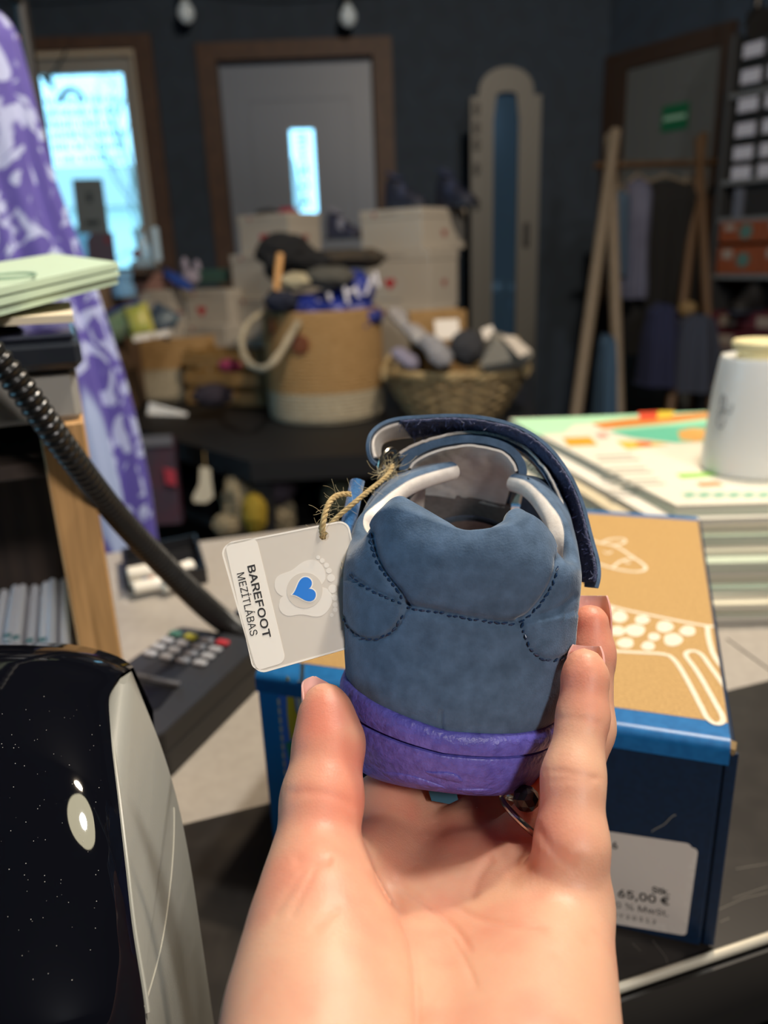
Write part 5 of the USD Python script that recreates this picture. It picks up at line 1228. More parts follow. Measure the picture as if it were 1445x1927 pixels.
jutem = M('jute_weave', '#8a6c42', 0.85, '#a5865a', 60, (1, 1, 6), bump=(160, .0015))
juteg = M('grey_weave', '#8f8672', 0.85, '#a79e88', 90, (1, 1, 1), bump=(190, .0015))
def coil_basket(name, label, cpx, half, rim_y, split_y, zt, belly=1.03, hollow=.6, grp=None):
    c0 = onz(*cpx, zt); D = proj(c0)[0][2]; r = half * D / FPX; ctr = c0 + np.array([0, r * .97, 0])
    h = ony(cpx[0], rim_y, c0[1])[2] - zt; hs = ony(cpx[0], split_y, c0[1])[2] - zt
    t = thing(name, label, 'basket', [ctr[0], ctr[1], zt + .0008], group=grp)
    def rad(z): s = z / h; return r * (1 + (belly - 1) * math.sin(math.pi * min(max(s, 0), 1))) * (.965 if z < .012 else 1)
    def wall(z0, z1): 
        zz = np.linspace(z0, z1, max(6, int((z1 - z0) / .0022))); return [(rad(z) + .0022 * abs(math.sin(z / .011 * math.pi)), z) for z in zz]
    part('lower_band', lathe([(.0005, 0)] + wall(.002, hs) + [(rad(hs) - .012, hs), (rad(0) - .012, .012), (.0005, .012)], 64), juteg, t)
    w2 = wall(hs, h); part('body', lathe(w2 + [(rad(h) - .002, h + .005), (rad(h) - .010, h + .004), (rad(h) - .014, h - .004), (rad(hs) - .013, hs), (rad(hs) - .004, hs)], 64), jutem, t)
    return t, ctr, r, h, rad
jb, jc, jr, jh, jrad = coil_basket('jute_basket', 'tall jute basket with grey base, rope handles and leather patches, full of blue things', (610, 801), 113, 590, 742, ZT)
ropem = M('rope', '#a59d8a', .85, '#8b8370', 120)
def rope_handle(t, pts, r=.0095): 
    p = curve(np.array(pts), 60); ph = np.linspace(0, 30, 60)
    part('handle', tube(p, r * (1 + .12 * np.sin(ph * 2)), 10), ropem, t, world=True)
leather = M('leather_brown', '#6b3a1e', .6)
yf = jc[1] - jr
rope_handle(jb, [at(562, 640, proj([[jc[0] - .07, yf + .01, .9]])[0][2] - .012), at(530, 660, 2.02), at(505, 690, 2.00), at(480, 692, 2.05), at(460, 670, 2.12), at(455, 635, 2.18), at(470, 605, 2.22), at(498, 590, 2.24)])
d2_ = ray(566, 648); a2 = d2_[:2] @ d2_[:2]; f2_ = CAM[:2] - jc[:2]; b2_ = f2_ @ d2_[:2]; rr2 = jr * 1.035
tq3 = (-b2_ - math.sqrt(b2_ * b2_ - a2 * (f2_ @ f2_ - rr2 * rr2))) / a2; pt_ = CAM + d2_ * tq3; an3 = math.atan2(pt_[1] - jc[1], pt_[0] - jc[0])
part('leather_patch', moved(lathe([(.0005, -.003), (.026, -.003), (.028, 0), (.026, .003), (.0005, .004)], 24), pt_ + [.004 * math.cos(an3), .004 * math.sin(an3), 0], R=rot([0, 0, 1], an3) @ rot([0, 1, 0], math.pi / 2)), leather, jb, world=True)
pt2 = at(510, 612, 2.2); part('leather_patch', moved(lathe([(.0005, -.003), (.026, -.003), (.028, 0), (.026, .003), (.0005, .004)], 24), pt2, R=rot([0, 0, 1], math.radians(-75)) @ rot([1, 0, 0], math.pi / 2)), leather, jb, world=True)
def blob(loc, s, seed=0, amp=.18, freq=3.0, yaw=0.0, sub=4, flat=None, R=None):
    b = trimesh.creation.icosphere(sub, 1.0); v = np.array(b.vertices)
    v = v * (1 + amp * (meshkit.fbm(v * freq + seed * 7.3, 3, seed) - .5) * 2)[:, None]
    if flat is not None: v[:, 2] = np.maximum(v[:, 2], flat)
    return moved((v * np.asarray(s), b.faces), loc, yaw, R=R)
# contents of the jute basket
fill0 = jc + [0, 0, 0]; zr = ZT + jh
bagm = M('bag_blue', '#1c2f8e', .45, '#16256f', 18)
bag = thing('bag', 'crumpled bright blue bag with white printed strokes in the jute basket', 'bag', [jc[0], jc[1], zr - .05])
part('body', cat(blob([jc[0] + .05, jc[1] - .04, zr - .02], (.125, .10, .075), 3, .25, 2.5), blob([jc[0] + .10, jc[1] - .0, zr + .045], (.06, .07, .065), 5, .25, 2.5), blob([jc[0] - .045, jc[1] - .06, zr + .0], (.095, .085, .05), 6, .25, 2.5)), bagm, bag, world=True, smooth=True)
wp_ = M('bag_white', '#c9c9d6', .5)
for k, (pa, pb) in enumerate([((648, 540), (655, 572)), ((650, 552), (668, 545)), ((668, 540), (675, 560)), ((700, 520), (688, 555)), ((706, 512), (712, 540)), ((618, 552), (622, 566))]):
    d_ = proj([[jc[0] + .06, jc[1] - .125, zr + .03]])[0][2]; part('print', tube(np.array([at(*pa, d_), at(*pb, d_)]), .0055, 6), wp_, bag, world=True)
def soft(name, label, c, px, py, d, s, seed, mat, amp=.2, yaw=0, freq=2.2, grp=None, extra=()):
    t = thing(name, label, c, at(px, py, d), group=grp)
    part('body', cat(blob(at(px, py, d), s, seed, amp, freq, yaw), *[blob(at(*e[:3]), e[3], e[4], amp, freq, yaw) for e in extra]), mat, t, world=True, smooth=True); return t
hatk = soft('knit_hat', 'black knitted hat slumped on top of the jute basket pile', 'hat', 535, 475, 2.27, (.085, .07, .055), 11, M('knit_black', '#101217', .95, bump=(300, .002)), .25, extra=[(585, 492, 2.27, (.075, .06, .032), 12), (515, 500, 2.25, (.03, .05, .045), 13)])
soft('fur_hat', 'long dark grey-brown fur scarf lying across the jute basket', 'scarf', 640, 487, 2.29, (.13, .06, .028), 14, M('fur_dark', '#2c2a26', .95, '#3d352b', 50, bump=(220, .003)), .25)
soft('fur_hat', 'brown fur hat at the right end of the jute basket pile', 'hat', 690, 487, 2.31, (.05, .05, .028), 15, M('fur_brown', '#4f3f2d', .95, '#3c3024', 60, bump=(220, .003)), .25)
soft('grey_hat', 'grey felt hat under the black hat in the jute basket', 'hat', 620, 522, 2.2, (.075, .06, .032), 16, M('felt_grey', '#4a4a46', .95), .15)
soft('cream_hat', 'cream woollen hat at the front left of the jute basket', 'hat', 560, 530, 2.2, (.055, .05, .025), 17, M('wool_cream', '#a69f86', .95, bump=(300, .002)), .12)
sk = thing('wooden_brush', 'small light wooden handle standing up in the jute basket', 'handle', at(525, 520, 2.17)); part('stick', tube(np.array([at(527, 478, 2.17), at(524, 505, 2.17), at(518, 560, 2.18)]), [.010, .0105, .009], 12), oaks, sk, world=True)
part('bristles', blob(at(516, 565, 2.18), (.02, .02, .03), 3, .1), M('knit_black', '#101217', .95), sk, world=True)
soft('dark_bundle', 'dark navy cloth tucked at the inside left of the jute basket', 'cloth', 530, 568, 2.16, (.05, .05, .03), 18, M('navy_cloth', '#141b30', .9), .2)

# ---- wicker basket
wc0 = onz(862, 792, ZT); wD = proj(wc0)[0][2]
wrx, wry = 128 * (wD + .12) / FPX, .135; wct = wc0 + np.array([0, .085, 0]); wh = ony(860, 712, wct[1] - wry)[2] - ZT
wk = thing('wicker_basket', 'oval wicker basket with two loop handles, full of socks and small packs', 'basket', [wct[0], wct[1], ZT + .001], math.radians(-6))
wick = M('wicker', '#8f7c5c', .7, '#6f5f44', 50, bump=(120, .001)); wick2 = M('wicker_light', '#a8946c', .7, '#877350', 50)
def wr_(z): s = z / wh; return .60 + .40 * s ** .75
NS = 30
for k in range(NS):
    a_ = 2 * np.pi * k / NS; zz = np.linspace(.002, wh + .004, 8)
    part('stake', tube(np.array([[wrx * wr_(z) * math.cos(a_), wry * wr_(z) * math.sin(a_), z] for z in zz]), .0035, 6), wick, wk)
for i, z in enumerate(np.arange(.008, wh - .012, .0135)):
    an = np.linspace(0, 2 * np.pi, NS * 6 + 1); wv = .0055 * np.sin(an * NS / 2 + math.pi * (i % 2))
    p = np.stack([(wrx * wr_(z) + wv) * np.cos(an), (wry * wr_(z) + wv) * np.sin(an), np.full_like(an, z)], 1)
    part('weaver', tube(p, .0058, 6, caps=False), wick if i % 2 else wick2, wk)
an = np.linspace(0, 2 * np.pi, 241)
for ph in (0, 2.1, 4.2):
    part('rim', tube(np.stack([(wrx + .007 * np.cos(an * 16 + ph)) * np.cos(an), (wry + .007 * np.cos(an * 16 + ph)) * np.sin(an), wh + .004 + .007 * np.sin(an * 16 + ph)], 1), .0075, 7, caps=False), wick2, wk)
part('floor', moved(lathe([(.0005, .002), (wrx * .6, .002), (wrx * .62, .008), (.0005, .008)], 40, 1, wry / wrx)), wick, wk)
for sx in (-1, 1):
    th_ = np.linspace(0, np.pi, 30); hp2 = np.stack([np.full(30, sx * wrx * .97) * (1 - .12 * np.sin(th_)), .095 * np.cos(th_), wh + .085 * np.sin(th_)], 1)
    if sx < 0: hp2 = np.stack([-wrx * (.80 + .16 * np.abs(np.cos(th_))) - .02 * np.cos(th_) * 0, .10 * np.cos(th_) - .02, wh + .062 * np.sin(th_)], 1)
    for ph in (0, 2.1, 4.2):
        q_ = np.linspace(0, 26, 30) + ph; part('handle', tube(hp2 + .005 * np.stack([np.cos(q_), 0 * q_, np.sin(q_)], 1), .0062, 6), wick2, wk)
wz = ZT + wh
sock1, sock2 = M('sock_white', '#a9a7a6', .9, '#7f7f86', 60), M('sock_grey', '#6e7078', .9, '#8d8f96', 50)
def sock(name, label, pts, r, mat):
    t = thing(name, label, 'socks', at(*pts[0]), group=None); p = curve(np.array([at(*q) for q in pts]), 24)
    b = tube(p, np.interp(np.linspace(0, 1, 24), [0, .1, .5, .8, 1], [.6, 1, 1, 1.1, .5]) * r, 14, ell=.6); part('sock', b, mat, t, world=True, smooth=True); return t
sock('sock', 'white patterned sock hanging over the back left of the wicker basket', [(738, 582, 2.33), (765, 610, 2.28), (795, 640, 2.22), (812, 660, 2.2)], .030, sock1)
sock('sock', 'pale grey folded sock in the middle left of the wicker basket', [(800, 640, 2.18), (822, 660, 2.14), (835, 690, 2.12)], .036, sock2)
sock('sock', 'lilac grey sock seen through the left handle of the wicker basket', [(745, 660, 2.12), (765, 675, 2.10), (785, 690, 2.10)], .026, M('sock_lilac', '#77758a', .9))
def card(name, label, cat_, pts, d, mat, th=.004):
    P = [at(px, py, d) for px, py in pts]; n_ = unit(np.cross(P[1] - P[0], P[3] - P[0])); P = np.array(P); t = thing(name, label, cat_, P.mean(0))
    part('card', hull(np.vstack([P, P + n_ * th])), mat, t, world=True); return t
wcard = M('white_pack', '#cdc7bf', .5)
card('label_card', 'white square label card standing in the wicker basket', 'label', [(817, 602), (862, 600), (866, 636), (820, 640)], 2.2, wcard)
soft('dark_sock', 'charcoal rolled sock pair in the middle of the wicker basket', 'socks', 878, 655, 2.16, (.05, .05, .05), 21, M('sock_charcoal', '#2b2d33', .9), .12)
pk = thing('sock_pack', 'grey sock pack with a white paper band at the right of the wicker basket', 'socks', at(950, 655, 2.15))
part('cloth', hull(np.array([at(*q) for q in ((902, 690, 2.12), (925, 622, 2.2), (962, 632, 2.22), (1003, 662, 2.2), (985, 690, 2.15), (915, 700, 2.14), (1000, 672, 2.12), (930, 640, 2.1))])), M('sock_grey2', '#7b7a74', .9), pk, world=True)
part('paper_band', hull(np.array([at(*q) for q in ((945, 632, 2.12), (968, 632, 2.15), (1000, 660, 2.13), (978, 670, 2.09), (945, 634, 2.10), (978, 672, 2.08))])), wcard, pk, world=True)
card('label_card', 'small white and turquoise label leaning against the right handle of the wicker basket', 'label', [(905, 620), (925, 612), (935, 632), (912, 640)], 2.19, wcard)
# ---- slatted crate
cA = onz(352, 762, ZT); cB = onz(490, 768, ZT)
cu = unit(cB - cA); cvv = np.cross(z3, cu); cw = np.linalg.norm(cB - cA) + .02; chh = ony(352, 655, cA[1])[2] - ZT
crate = thing('wooden_crate', 'small slatted pine crate between the two jute baskets', 'crate', [cA[0], cA[1], ZT + .0008], math.atan2(cu[1], cu[0]))
pine = M('pine', '#8a6b3a', .6, '#76582e', 12, (2, 12, 12), wave=.5); cd_ = .17
sh = chh / 3.0
for k in range(3):
    for y0_ in (0, cd_ - .01): part('slat', cbox([0, y0_, k * sh + .004], [cw, y0_ + .01, k * sh + sh * .74], .0015), pine, crate)
    for x0_ in (0, cw - .01): part('slat', cbox([x0_, .0105, k * sh + .004], [x0_ + .01, cd_ - .0105, k * sh + sh * .74], .0015), pine, crate)
for x0_ in (.012, cw - .03):
    for y0_ in (.0105, cd_ - .0285): part('post', cbox([x0_, y0_, .002], [x0_ + .018, y0_ + .018, chh], .001), pine, crate)
part('floor', cbox([.0105, .0105, .002], [cw - .0105, cd_ - .0105, .01], .001), pine, crate)
soft('pink_cloth', 'small magenta cloth in the slatted crate', 'cloth', 432, 688, 2.32, (.035, .03, .02), 23, M('magenta_cloth', '#7d2347', .8), .15)
soft('dark_cloth', 'dark plum cloth bundled in the slatted crate', 'cloth', 400, 744, 2.36, (.06, .045, .035), 24, M('plum_cloth', '#26202c', .9), .15)
# ---- wide jute basket at the left
lb, lc, lr, lh, _ = coil_basket('jute_basket', 'wide low jute basket with a grey base behind the purple dress, holding packets', (312, 756), 128, 640, 695, ZT, 1.02)
lz = ZT + lh
def packet(name, label, px, py, d, w, h, mat, tilt, th=.03):
    t = thing(name, label, 'packet', at(px, py, d)); g_ = np.linspace(-1, 1, 12)
    X, Y = np.meshgrid(g_, g_); Zp = th * (1 - X ** 4) * (1 - Y ** 4); R0 = np.stack([CR, -CD, -CF], 1) @ rot([0, 0, 1], tilt)
    f = np.stack([X * w / 2, Y * h / 2, Zp], -1); b = np.stack([X * w / 2, Y * h / 2, -Zp], -1)
    part('bag', cat(moved(closed_grid(f), at(px, py, d), R=R0), moved(closed_grid(b, flip=True), at(px, py, d), R=R0)), mat, t, world=True, smooth=True); return t, R0
packet('packet', 'grey-green snack packet at the left in the wide jute basket', 225, 612, 2.3, .10, .08, M('pack_grey', '#6f7f6a', .4, '#4c6a4a', 30), .5)
lastp, _ = packet('packet', 'yellow-green packet in the middle of the wide jute basket', 262, 605, 2.27, .075, .10, M('pack_lime', '#8a9440', .4, '#b0a85c', 30), .3)
for pts in ([(250, 632), (284, 626), (286, 637), (252, 643)], [(290, 626), (316, 621), (318, 632), (292, 636)]):
    q_ = np.array([at(a_, b_, 2.2) for a_, b_ in pts]); part('paper_band', hull(np.vstack([q_, q_ + [0, .05, 0]])), M('white_pack', '#cdc7bf', .5), lastp, world=True)
packet('packet', 'dark blue packet behind the green ones in the wide jute basket', 232, 590, 2.36, .12, .05, M('pack_navy', '#1b2f66', .4), .35)
packet('packet', 'navy and white packet at the right of the wide jute basket', 305, 605, 2.34, .09, .09, M('pack_dark', '#1c2740', .4, '#5b6a72', 26), -.5)
# ---- white boxes with red hearts
boxw = M('box_white', '#a39d93', .6); boxside = M('box_white_side', '#968c84', .6); redp = M('red_print', '#a3232c', .6); redd = M('red_print_dull', '#8a4a46', .6)
def heart_box(label, xl, xc_, xr, ytop, ybot, D, psi=36, big=True, lidh=.028, hx=.38):
    Cn = at(xc_, ybot, D); pz = proj(Cn)[0][2]; a_ = math.radians(psi)
    w = (xc_ - xl) * D / FPX / math.cos(a_); l = (xr - xc_) * D / FPX / math.sin(a_) if xr > xc_ + 4 else .2
    h = ony(xc_, ytop, Cn[1])[2] - Cn[2]
    u_ = np.array([math.cos(a_), -math.sin(a_), 0]); v_ = np.array([math.sin(a_), math.cos(a_), 0])
    o = Cn - u_ * w
    t = thing('shoe_carton', label, 'box', o, -a_, group=None)
    part('body', cbox([.002, .002, 0], [w - .002, l - .002, h - .003], .001), boxw, t)
    part('lid', cbox([0, 0, h - lidh], [w, l, h], .001), boxw, t)
    def fdec(name, poly, mat): part(name, place(prism(poly, 0, .0006), [0, .0019, 0], [1, 0, 0], [0, 0, 1], [0, -1, 0]), mat, t)
    def ldec(name, poly, mat): part(name, place(prism(poly, 0, .0006), [0, 0, 0], [1, 0, 0], [0, 0, 1], [0, -1, 0]), mat, t)
    def sdec(name, poly, mat): part(name, place(prism(poly, 0, .0006), [w - .0019, 0, 0], [0, 1, 0], [0, 0, 1], [1, 0, 0]), mat, t)
    if big: fdec('heart_print', affinity.translate(heart(.042), w * hx, (h - lidh) * .52), redp); fdec('caption', sbox(w * .2, h * .12, w * .56, h * .15), M('box_print_grey', '#857f78', .6))
    ldec('lid_heart', affinity.translate(heart(.017), w * .24, h - lidh * .5), redd); ldec('lid_caption', sbox(w * .34, h - lidh * .6, w * .62, h - lidh * .42), M('box_print_grey', '#857f78', .6))
    if xr > xc_ + 4:
        sdec('side_heart', affinity.translate(heart(.03), l * .5, (h - lidh) * .5), redd)
    return t, o, u_, v_, w, l, h
rtop = heart_box('large white carton with small red hearts, dark shoes standing on its lid', 678, 795, 890, 389, 470, 2.4, 38, False)
rsec = heart_box('white carton with a big red heart under the large carton, right stack', 690, 810, 872, 470, 580, 2.43, 36, True)
heart_box('hidden lowest white carton under the red heart carton, right stack', 700, 812, 868, 580, 690, 2.46, 34, False)
ltop = heart_box('white carton with red heart, topmost of the left stack before the door', 440, 547, 602, 399, 478, 2.62, 36, True, hx=.5)
heart_box('white carton under the topmost one, left stack before the door', 426, 530, 600, 476, 560, 2.64, 36, False)
heart_box('third white carton down, left stack before the door', 430, 532, 600, 560, 640, 2.66, 36, False)
heart_box('lowest white carton, left stack before the door', 430, 532, 600, 640, 728, 2.68, 36, False)
heart_box('wide white carton with a red heart left of the stacks', 338, 432, 470, 545, 612, 2.72, 32, True)
heart_box('lower white carton beneath the wide one left of the stacks', 338, 432, 470, 612, 700, 2.74, 32, False)
heart_box('pale carton behind the wide jute basket', 246, 330, 345, 545, 625, 2.74, 20, False)
heart_box('lower pale carton behind the wide jute basket', 246, 330, 345, 625, 705, 2.76, 20, False)
rb_ = thing('rattan_box', 'low honey-brown rattan storage box behind the wicker basket', 'box', at(815, 610, 2.36))
rq_ = [at(765, 586, 2.34), at(868, 584, 2.42)]; ru = unit(np.r_[(rq_[1] - rq_[0])[:2], 0]); rv = np.cross(z3, ru)
part('body', place(cbox([0, -.012, 0], [np.linalg.norm((rq_[1] - rq_[0])[:2]), .0, rq_[0][2] - ZT - .001], .003), [rq_[0][0], rq_[0][1] - .10, ZT + .001], ru, rv, z3), jutem, rb_, world=True)
part('rim', tube(np.array([[rq_[0][0], rq_[0][1] - .105, rq_[0][2]], [rq_[0][0], rq_[0][1] - .105, rq_[0][2]] + ru * .17]), .007, 8), jutem, rb_, world=True)
# ---- shoes on the cartons
def small_shoe(loc, yaw, s, mat, label, strapm, grp=None):
    t = thing('boot', label, 'shoe', loc, yaw, group=grp)
    L = .15 * s; o = Polygon([(0, .022), (.03, .030), (.08, .028), (.115, .034), (.145, .02), (.15, 0), (.145, -.022), (.115, -.032), (.08, -.026), (.03, -.028), (0, -.022), (-.006, 0)])
    o = affinity.scale(o.buffer(.004), s, s, origin=(0, 0)); part('sole', prism(o, .0005, .012 * s), M('sole_dark', '#1b2130', .6), t)
    sec = []
    for x, w, h in ((-.004, .012, .07), (.004, .024, .098), (.03, .030, .105), (.06, .028, .088), (.085, .030, .06), (.115, .034, .047), (.138, .026, .036), (.149, .010, .022)):
        a_ = np.linspace(0, np.pi, 17); sec.append(np.stack([np.full(17, x), w * np.cos(a_), .011 + (h - .011) * np.sin(a_) ** .6], 1) * s)
    part('upper', closed_grid(np.array(sec)), mat, t, smooth=True)
    part('collar', tube(np.array([[.03 + .027 * math.cos(k), .023 * math.sin(k), .106 - .012 * math.cos(k)] for k in np.linspace(0, 2 * np.pi, 25)]) * s, .005 * s, 8, caps=False), strapm, t)
    part('strap', slab(np.array([[[.07 + dx, .031 * math.cos(k), .011 + .064 * math.sin(k) ** .7 - dx * .6] for k in np.linspace(.25, np.pi - .25, 15)] for dx in (-.011, .011)]) * s * [1, 1.03, 1.03], .003 * s), strapm, t)
    return t
lid_o, lid_u, lid_v, lw, ll, lhh = rtop[1:]
ztop2 = lid_o[2] + lhh
navyl, navy2 = M('boot_navy', '#10162a', .7), M('boot_navy_b', '#1a2440', .7)
p_ = lambda fx, fy: [*(lid_o + lid_u * lw * fx + lid_v * ll * fy)[:2], ztop2 + .0005]
small_shoe(p_(.30, .22), math.radians(-32), .95, navyl, 'dark navy child shoe at the left on the large white carton', navy2)
small_shoe(p_(.78, .72), math.radians(-50), 1.0, navyl, 'dark navy child shoe at the right on the large white carton', navy2)
small_shoe(at(620, 452, 2.72) + [0, 0, 0], math.radians(-30), .9, M('boot_dusk', '#23263c', .7), 'dusky blue child shoe with pale sole beside the left carton stack', M('boot_pale', '#6d7080', .7))
lo_, lu_, lv_, lw_, ll_, lh_ = ltop[1:]
c_ = lo_ + lu_ * lw_ * .45 + lv_ * ll_ * .5; zz_ = lo_[2] + lh_
tr_s = thing('folded_cap', 'small dark cap with a red brim on the topmost left carton', 'cap', [c_[0], c_[1], zz_])
part('crown', blob([c_[0] - .03, c_[1], zz_ + .004], (.045, .04, .018), 31, .1, flat=-.2), M('cap_dark', '#1c1d24', .9), tr_s, world=True, smooth=True)
part('brim', blob([c_[0] + .045, c_[1] - .01, zz_ + .006], (.038, .03, .018), 32, .15, flat=-.3), M('cap_red', '#7d1c34', .9), tr_s, world=True, smooth=True)
# ---- left clutter near the window
bxb = thing('brown_carton', 'brown cardboard carton behind the pale green cards', 'box', at(190, 610, 2.5))
q_ = at(150, 612, 2.45); part('body', cbox([q_[0], q_[1], ZT + .001], [at(222, 612, 2.45)[0], q_[1] + .2, ony(190, 522, q_[1])[2]], .002), M('brown_card', '#5f4a38', .8), bxb, world=True)
part('tape', cbox([q_[0] + .05, q_[1] - .0008, ZT + .1], [q_[0] + .09, q_[1], ony(190, 526, q_[1])[2]], .0002), M('tape', '#75604a', .5), bxb, world=True)
jar = thing('glass_jar', 'pale blue glass jar on the brown carton', 'jar', at(235, 555, 2.42)); jz = at(235, 558, 2.42)
part('jar', moved(lathe([(.0005, 0), (.034, 0), (.036, .004), (.036, .03), (.026, .04), (.03, .048), (.033, .075), (.0005, .075)], 28), jz), M('blue_glass', '#6f9cc4', .15), jar, world=True)
sal = thing('salmon_box', 'dull salmon pink box behind the glass jar', 'box', at(280, 545, 2.75)); 
q_ = at(250, 548, 2.72); part('body', cbox([q_[0], q_[1], q_[2]], [at(310, 548, 2.72)[0], q_[1] + .1, ony(280, 515, q_[1])[2]], .003), M('salmon', '#7a5a52', .7), sal, world=True)
part('lid', cbox([q_[0] - .003, q_[1] - .003, ony(280, 522, q_[1])[2]], [at(310, 548, 2.72)[0] + .003, q_[1] + .103, ony(280, 515, q_[1])[2] + .003], .002), M('salmon', '#7a5a52', .7), sal, world=True)
bl = thing('blue_slipper', 'royal blue felt slipper leaning on the pale cartons', 'slipper', at(340, 530, 2.7))
part('upper', tube(curve(np.array([at(312, 512, 2.7), at(335, 528, 2.68), at(362, 545, 2.66)]), 14), np.array([.012, .02, .024, .026, .028, .03, .03, .03, .029, .027, .024, .02, .014, .006]), 12, ell=.55), M('royal_blue', '#163a86', .85), bl, world=True, smooth=True)
part('cuff', tube(curve(np.array([at(310, 508, 2.69), at(318, 514, 2.68), at(312, 520, 2.7)]), 8), .008, 8), M('royal_blue_b', '#0f2a66', .85), bl, world=True)
pl_ = thing('plush_toy', 'small lilac plush with two upright ears on the pale cartons', 'toy', at(358, 525, 2.78)); plm = M('plush_lilac', '#8d8798', .95, bump=(260, .002))
part('head', blob(at(360, 522, 2.78), (.035, .03, .028), 41, .08), plm, pl_, world=True, smooth=True)
for e in ((348, 498), (371, 503)): part('ear', blob(at(*e, 2.78), (.013, .009, .026), 42, .08), plm, pl_, world=True, smooth=True)
gt = thing('green_box', 'flat dark green box on the cartons left of the stack', 'box', at(398, 528, 2.78)); q_ = at(368, 534, 2.78)
part('body', cbox(q_, [at(424, 534, 2.78)[0], q_[1] + .12, ony(398, 509, q_[1])[2]], .002), M('bottle_green', '#12362f', .7), gt, world=True)
part('lid', cbox([q_[0] - .002, q_[1] - .002, ony(398, 514, q_[1])[2]], [at(424, 534, 2.78)[0] + .002, q_[1] + .122, ony(398, 508, q_[1])[2]], .001), M('bottle_green_b', '#174238', .7), gt, world=True)
br = thing('toy_bird', 'small pale blue felt bird with a red head before the window', 'toy', at(270, 492, 2.85))
part('body', blob(at(268, 498, 2.85), (.045, .03, .022), 44, .12, yaw=.3), M('felt_blue', '#7c94a6', .9), br, world=True, smooth=True); part('head', blob(at(256, 478, 2.85), (.016, .016, .016), 45, .1), M('felt_redbrown', '#6f2f2c', .9), br, world=True, smooth=True)
part('branch', tube(curve(np.array([at(262, 480, 2.86), at(258, 455, 2.87), at(250, 432, 2.88)]), 12), .006, 7), M('twig', '#4b3f30', .9), br, world=True)
bt_ = thing('glass_bottle', 'pale blue glass bottle standing before the window frame', 'bottle', at(275, 490, 2.9)); bz_ = at(273, 492, 2.9)
part('bottle', moved(lathe([(.0005, 0), (.022, 0), (.024, .004), (.024, .05), (.012, .075), (.010, .10), (.013, .105), (.0005, .106)], 24), bz_), M('blue_glass_b', '#9cc4e2', .12), bt_, world=True)
part('stopper', moved(lathe([(.0005, .105), (.012, .106), (.014, .116), (.0005, .125)], 16), bz_), M('cork', '#8a7a62', .8), bt_, world=True)
cn = thing('candle', 'white pillar candle by the right edge of the window', 'candle', at(298, 490, 2.9)); bz_ = at(298, 491, 2.9)
part('wax', moved(lathe([(.0005, 0), (.014, 0), (.014, .115), (.011, .12), (.0005, .117)], 20), bz_), M('candle_wax', '#a9c3d6', .4), cn, world=True); part('wick', moved(tube(np.array([[0, 0, .116], [.001, 0, .13]]), .0015, 5), bz_), black_edge, cn, world=True)
sill = thing('table_riser', 'dark wooden riser on the display table carrying small toys before the window', 'stand', (-1.0, 2.9, ZT))
q1 = at(262, 500, 2.9); part('top', cbox([-1.3, 2.75, q1[2] - .03], [at(318, 500, 2.9)[0], 2.97, q1[2] - .005], .003), M('bench_wood', '#3d3027', .7), sill, world=True)
for x in (-1.28, -.93): part('leg', cbox([x, 2.9, ZT + .0005], [x + .04, 2.94, q1[2] - .03], .003), M('bench_wood', '#3d3027', .7), sill, world=True)
# ---- below the table top, on the lower shelf
zs = .4955
rp_ = thing('hanging_pack', 'dark red and navy hanging pack under the display table', 'packet', at(300, 985, 2.0))
P = [at(246, 825, 2.0), at(325, 825, 2.0), at(342, 985, 2.0), at(262, 990, 2.0)]
part('bag', hull(np.vstack([P, np.array(P) + [0, .03, 0]])), M('pack_red', '#3a1a28', .5, '#20202e', 14), rp_, world=True)
part('header', hull(np.vstack([[at(244, 822, 1.99), at(322, 818, 1.99), at(325, 838, 1.99), at(246, 842, 1.99)], [at(244, 822, 2.0), at(322, 818, 2.0), at(325, 838, 2.0), at(246, 842, 2.0)]])), M('header_grey', '#4f5058', .6), rp_, world=True)
part('red_print', hull(np.vstack([[at(308, 880, 1.985), at(330, 885, 1.985), at(332, 915, 1.985), at(312, 910, 1.985)], [at(308, 880, 1.995), at(330, 885, 1.995), at(332, 915, 1.995), at(312, 910, 1.995)]])), M('print_crimson', '#8a1f30', .5), rp_, world=True)
fg = thing('price_tag', 'cream foot-shaped price tag hanging under the display table', 'tag', at(382, 910, 1.95))
part('card', place(prism(Polygon([(378, 880), (394, 882), (396, 905), (400, 935), (388, 945), (366, 944), (364, 936), (376, 912)]).buffer(1.5), 0, 1.5), at(0, 0, 1.95), (at(1, 0, 1.95) - at(0, 0, 1.95)), (at(0, 1, 1.95) - at(0, 0, 1.95)), CF * .0015), M('tag_cream', '#a9a392', .6), fg, world=True)
part('string', tube(np.array([at(386, 882, 1.951), at(384, 850, 1.96)]), .0008, 5), jute, fg, world=True)
ty = thing('plush_toy', 'shaggy beige plush with a yellow front on the lower shelf', 'toy', at(480, 990, 2.0)); shag = M('plush_beige', '#6f6450', .95, '#8a8068', 60, bump=(150, .004))
part('body', cat(blob(at(455, 945, 2.02), (.05, .06, .085), 51, .25, 4), blob(at(430, 985, 2.0), (.04, .05, .03), 52, .2, 4), blob(at(535, 970, 2.02), (.03, .04, .05), 53, .25, 4)), shag, ty, world=True, smooth=True)
part('head', blob(at(520, 920, 2.0), (.05, .05, .045), 54, .2, 3), M('plush_plum', '#2e2630', .9), ty, world=True, smooth=True)
part('front', blob(at(480, 965, 1.96), (.032, .03, .055), 55, .15, 3), M('plush_yellow', '#8a7418', .8), ty, world=True, smooth=True)
soft('plush_toy', 'dark brown plush half hidden by the shoe strap under the table', 'toy', 668, 880, 2.0, (.05, .05, .045), 57, M('plush_brown', '#2f211e', .95), .2)
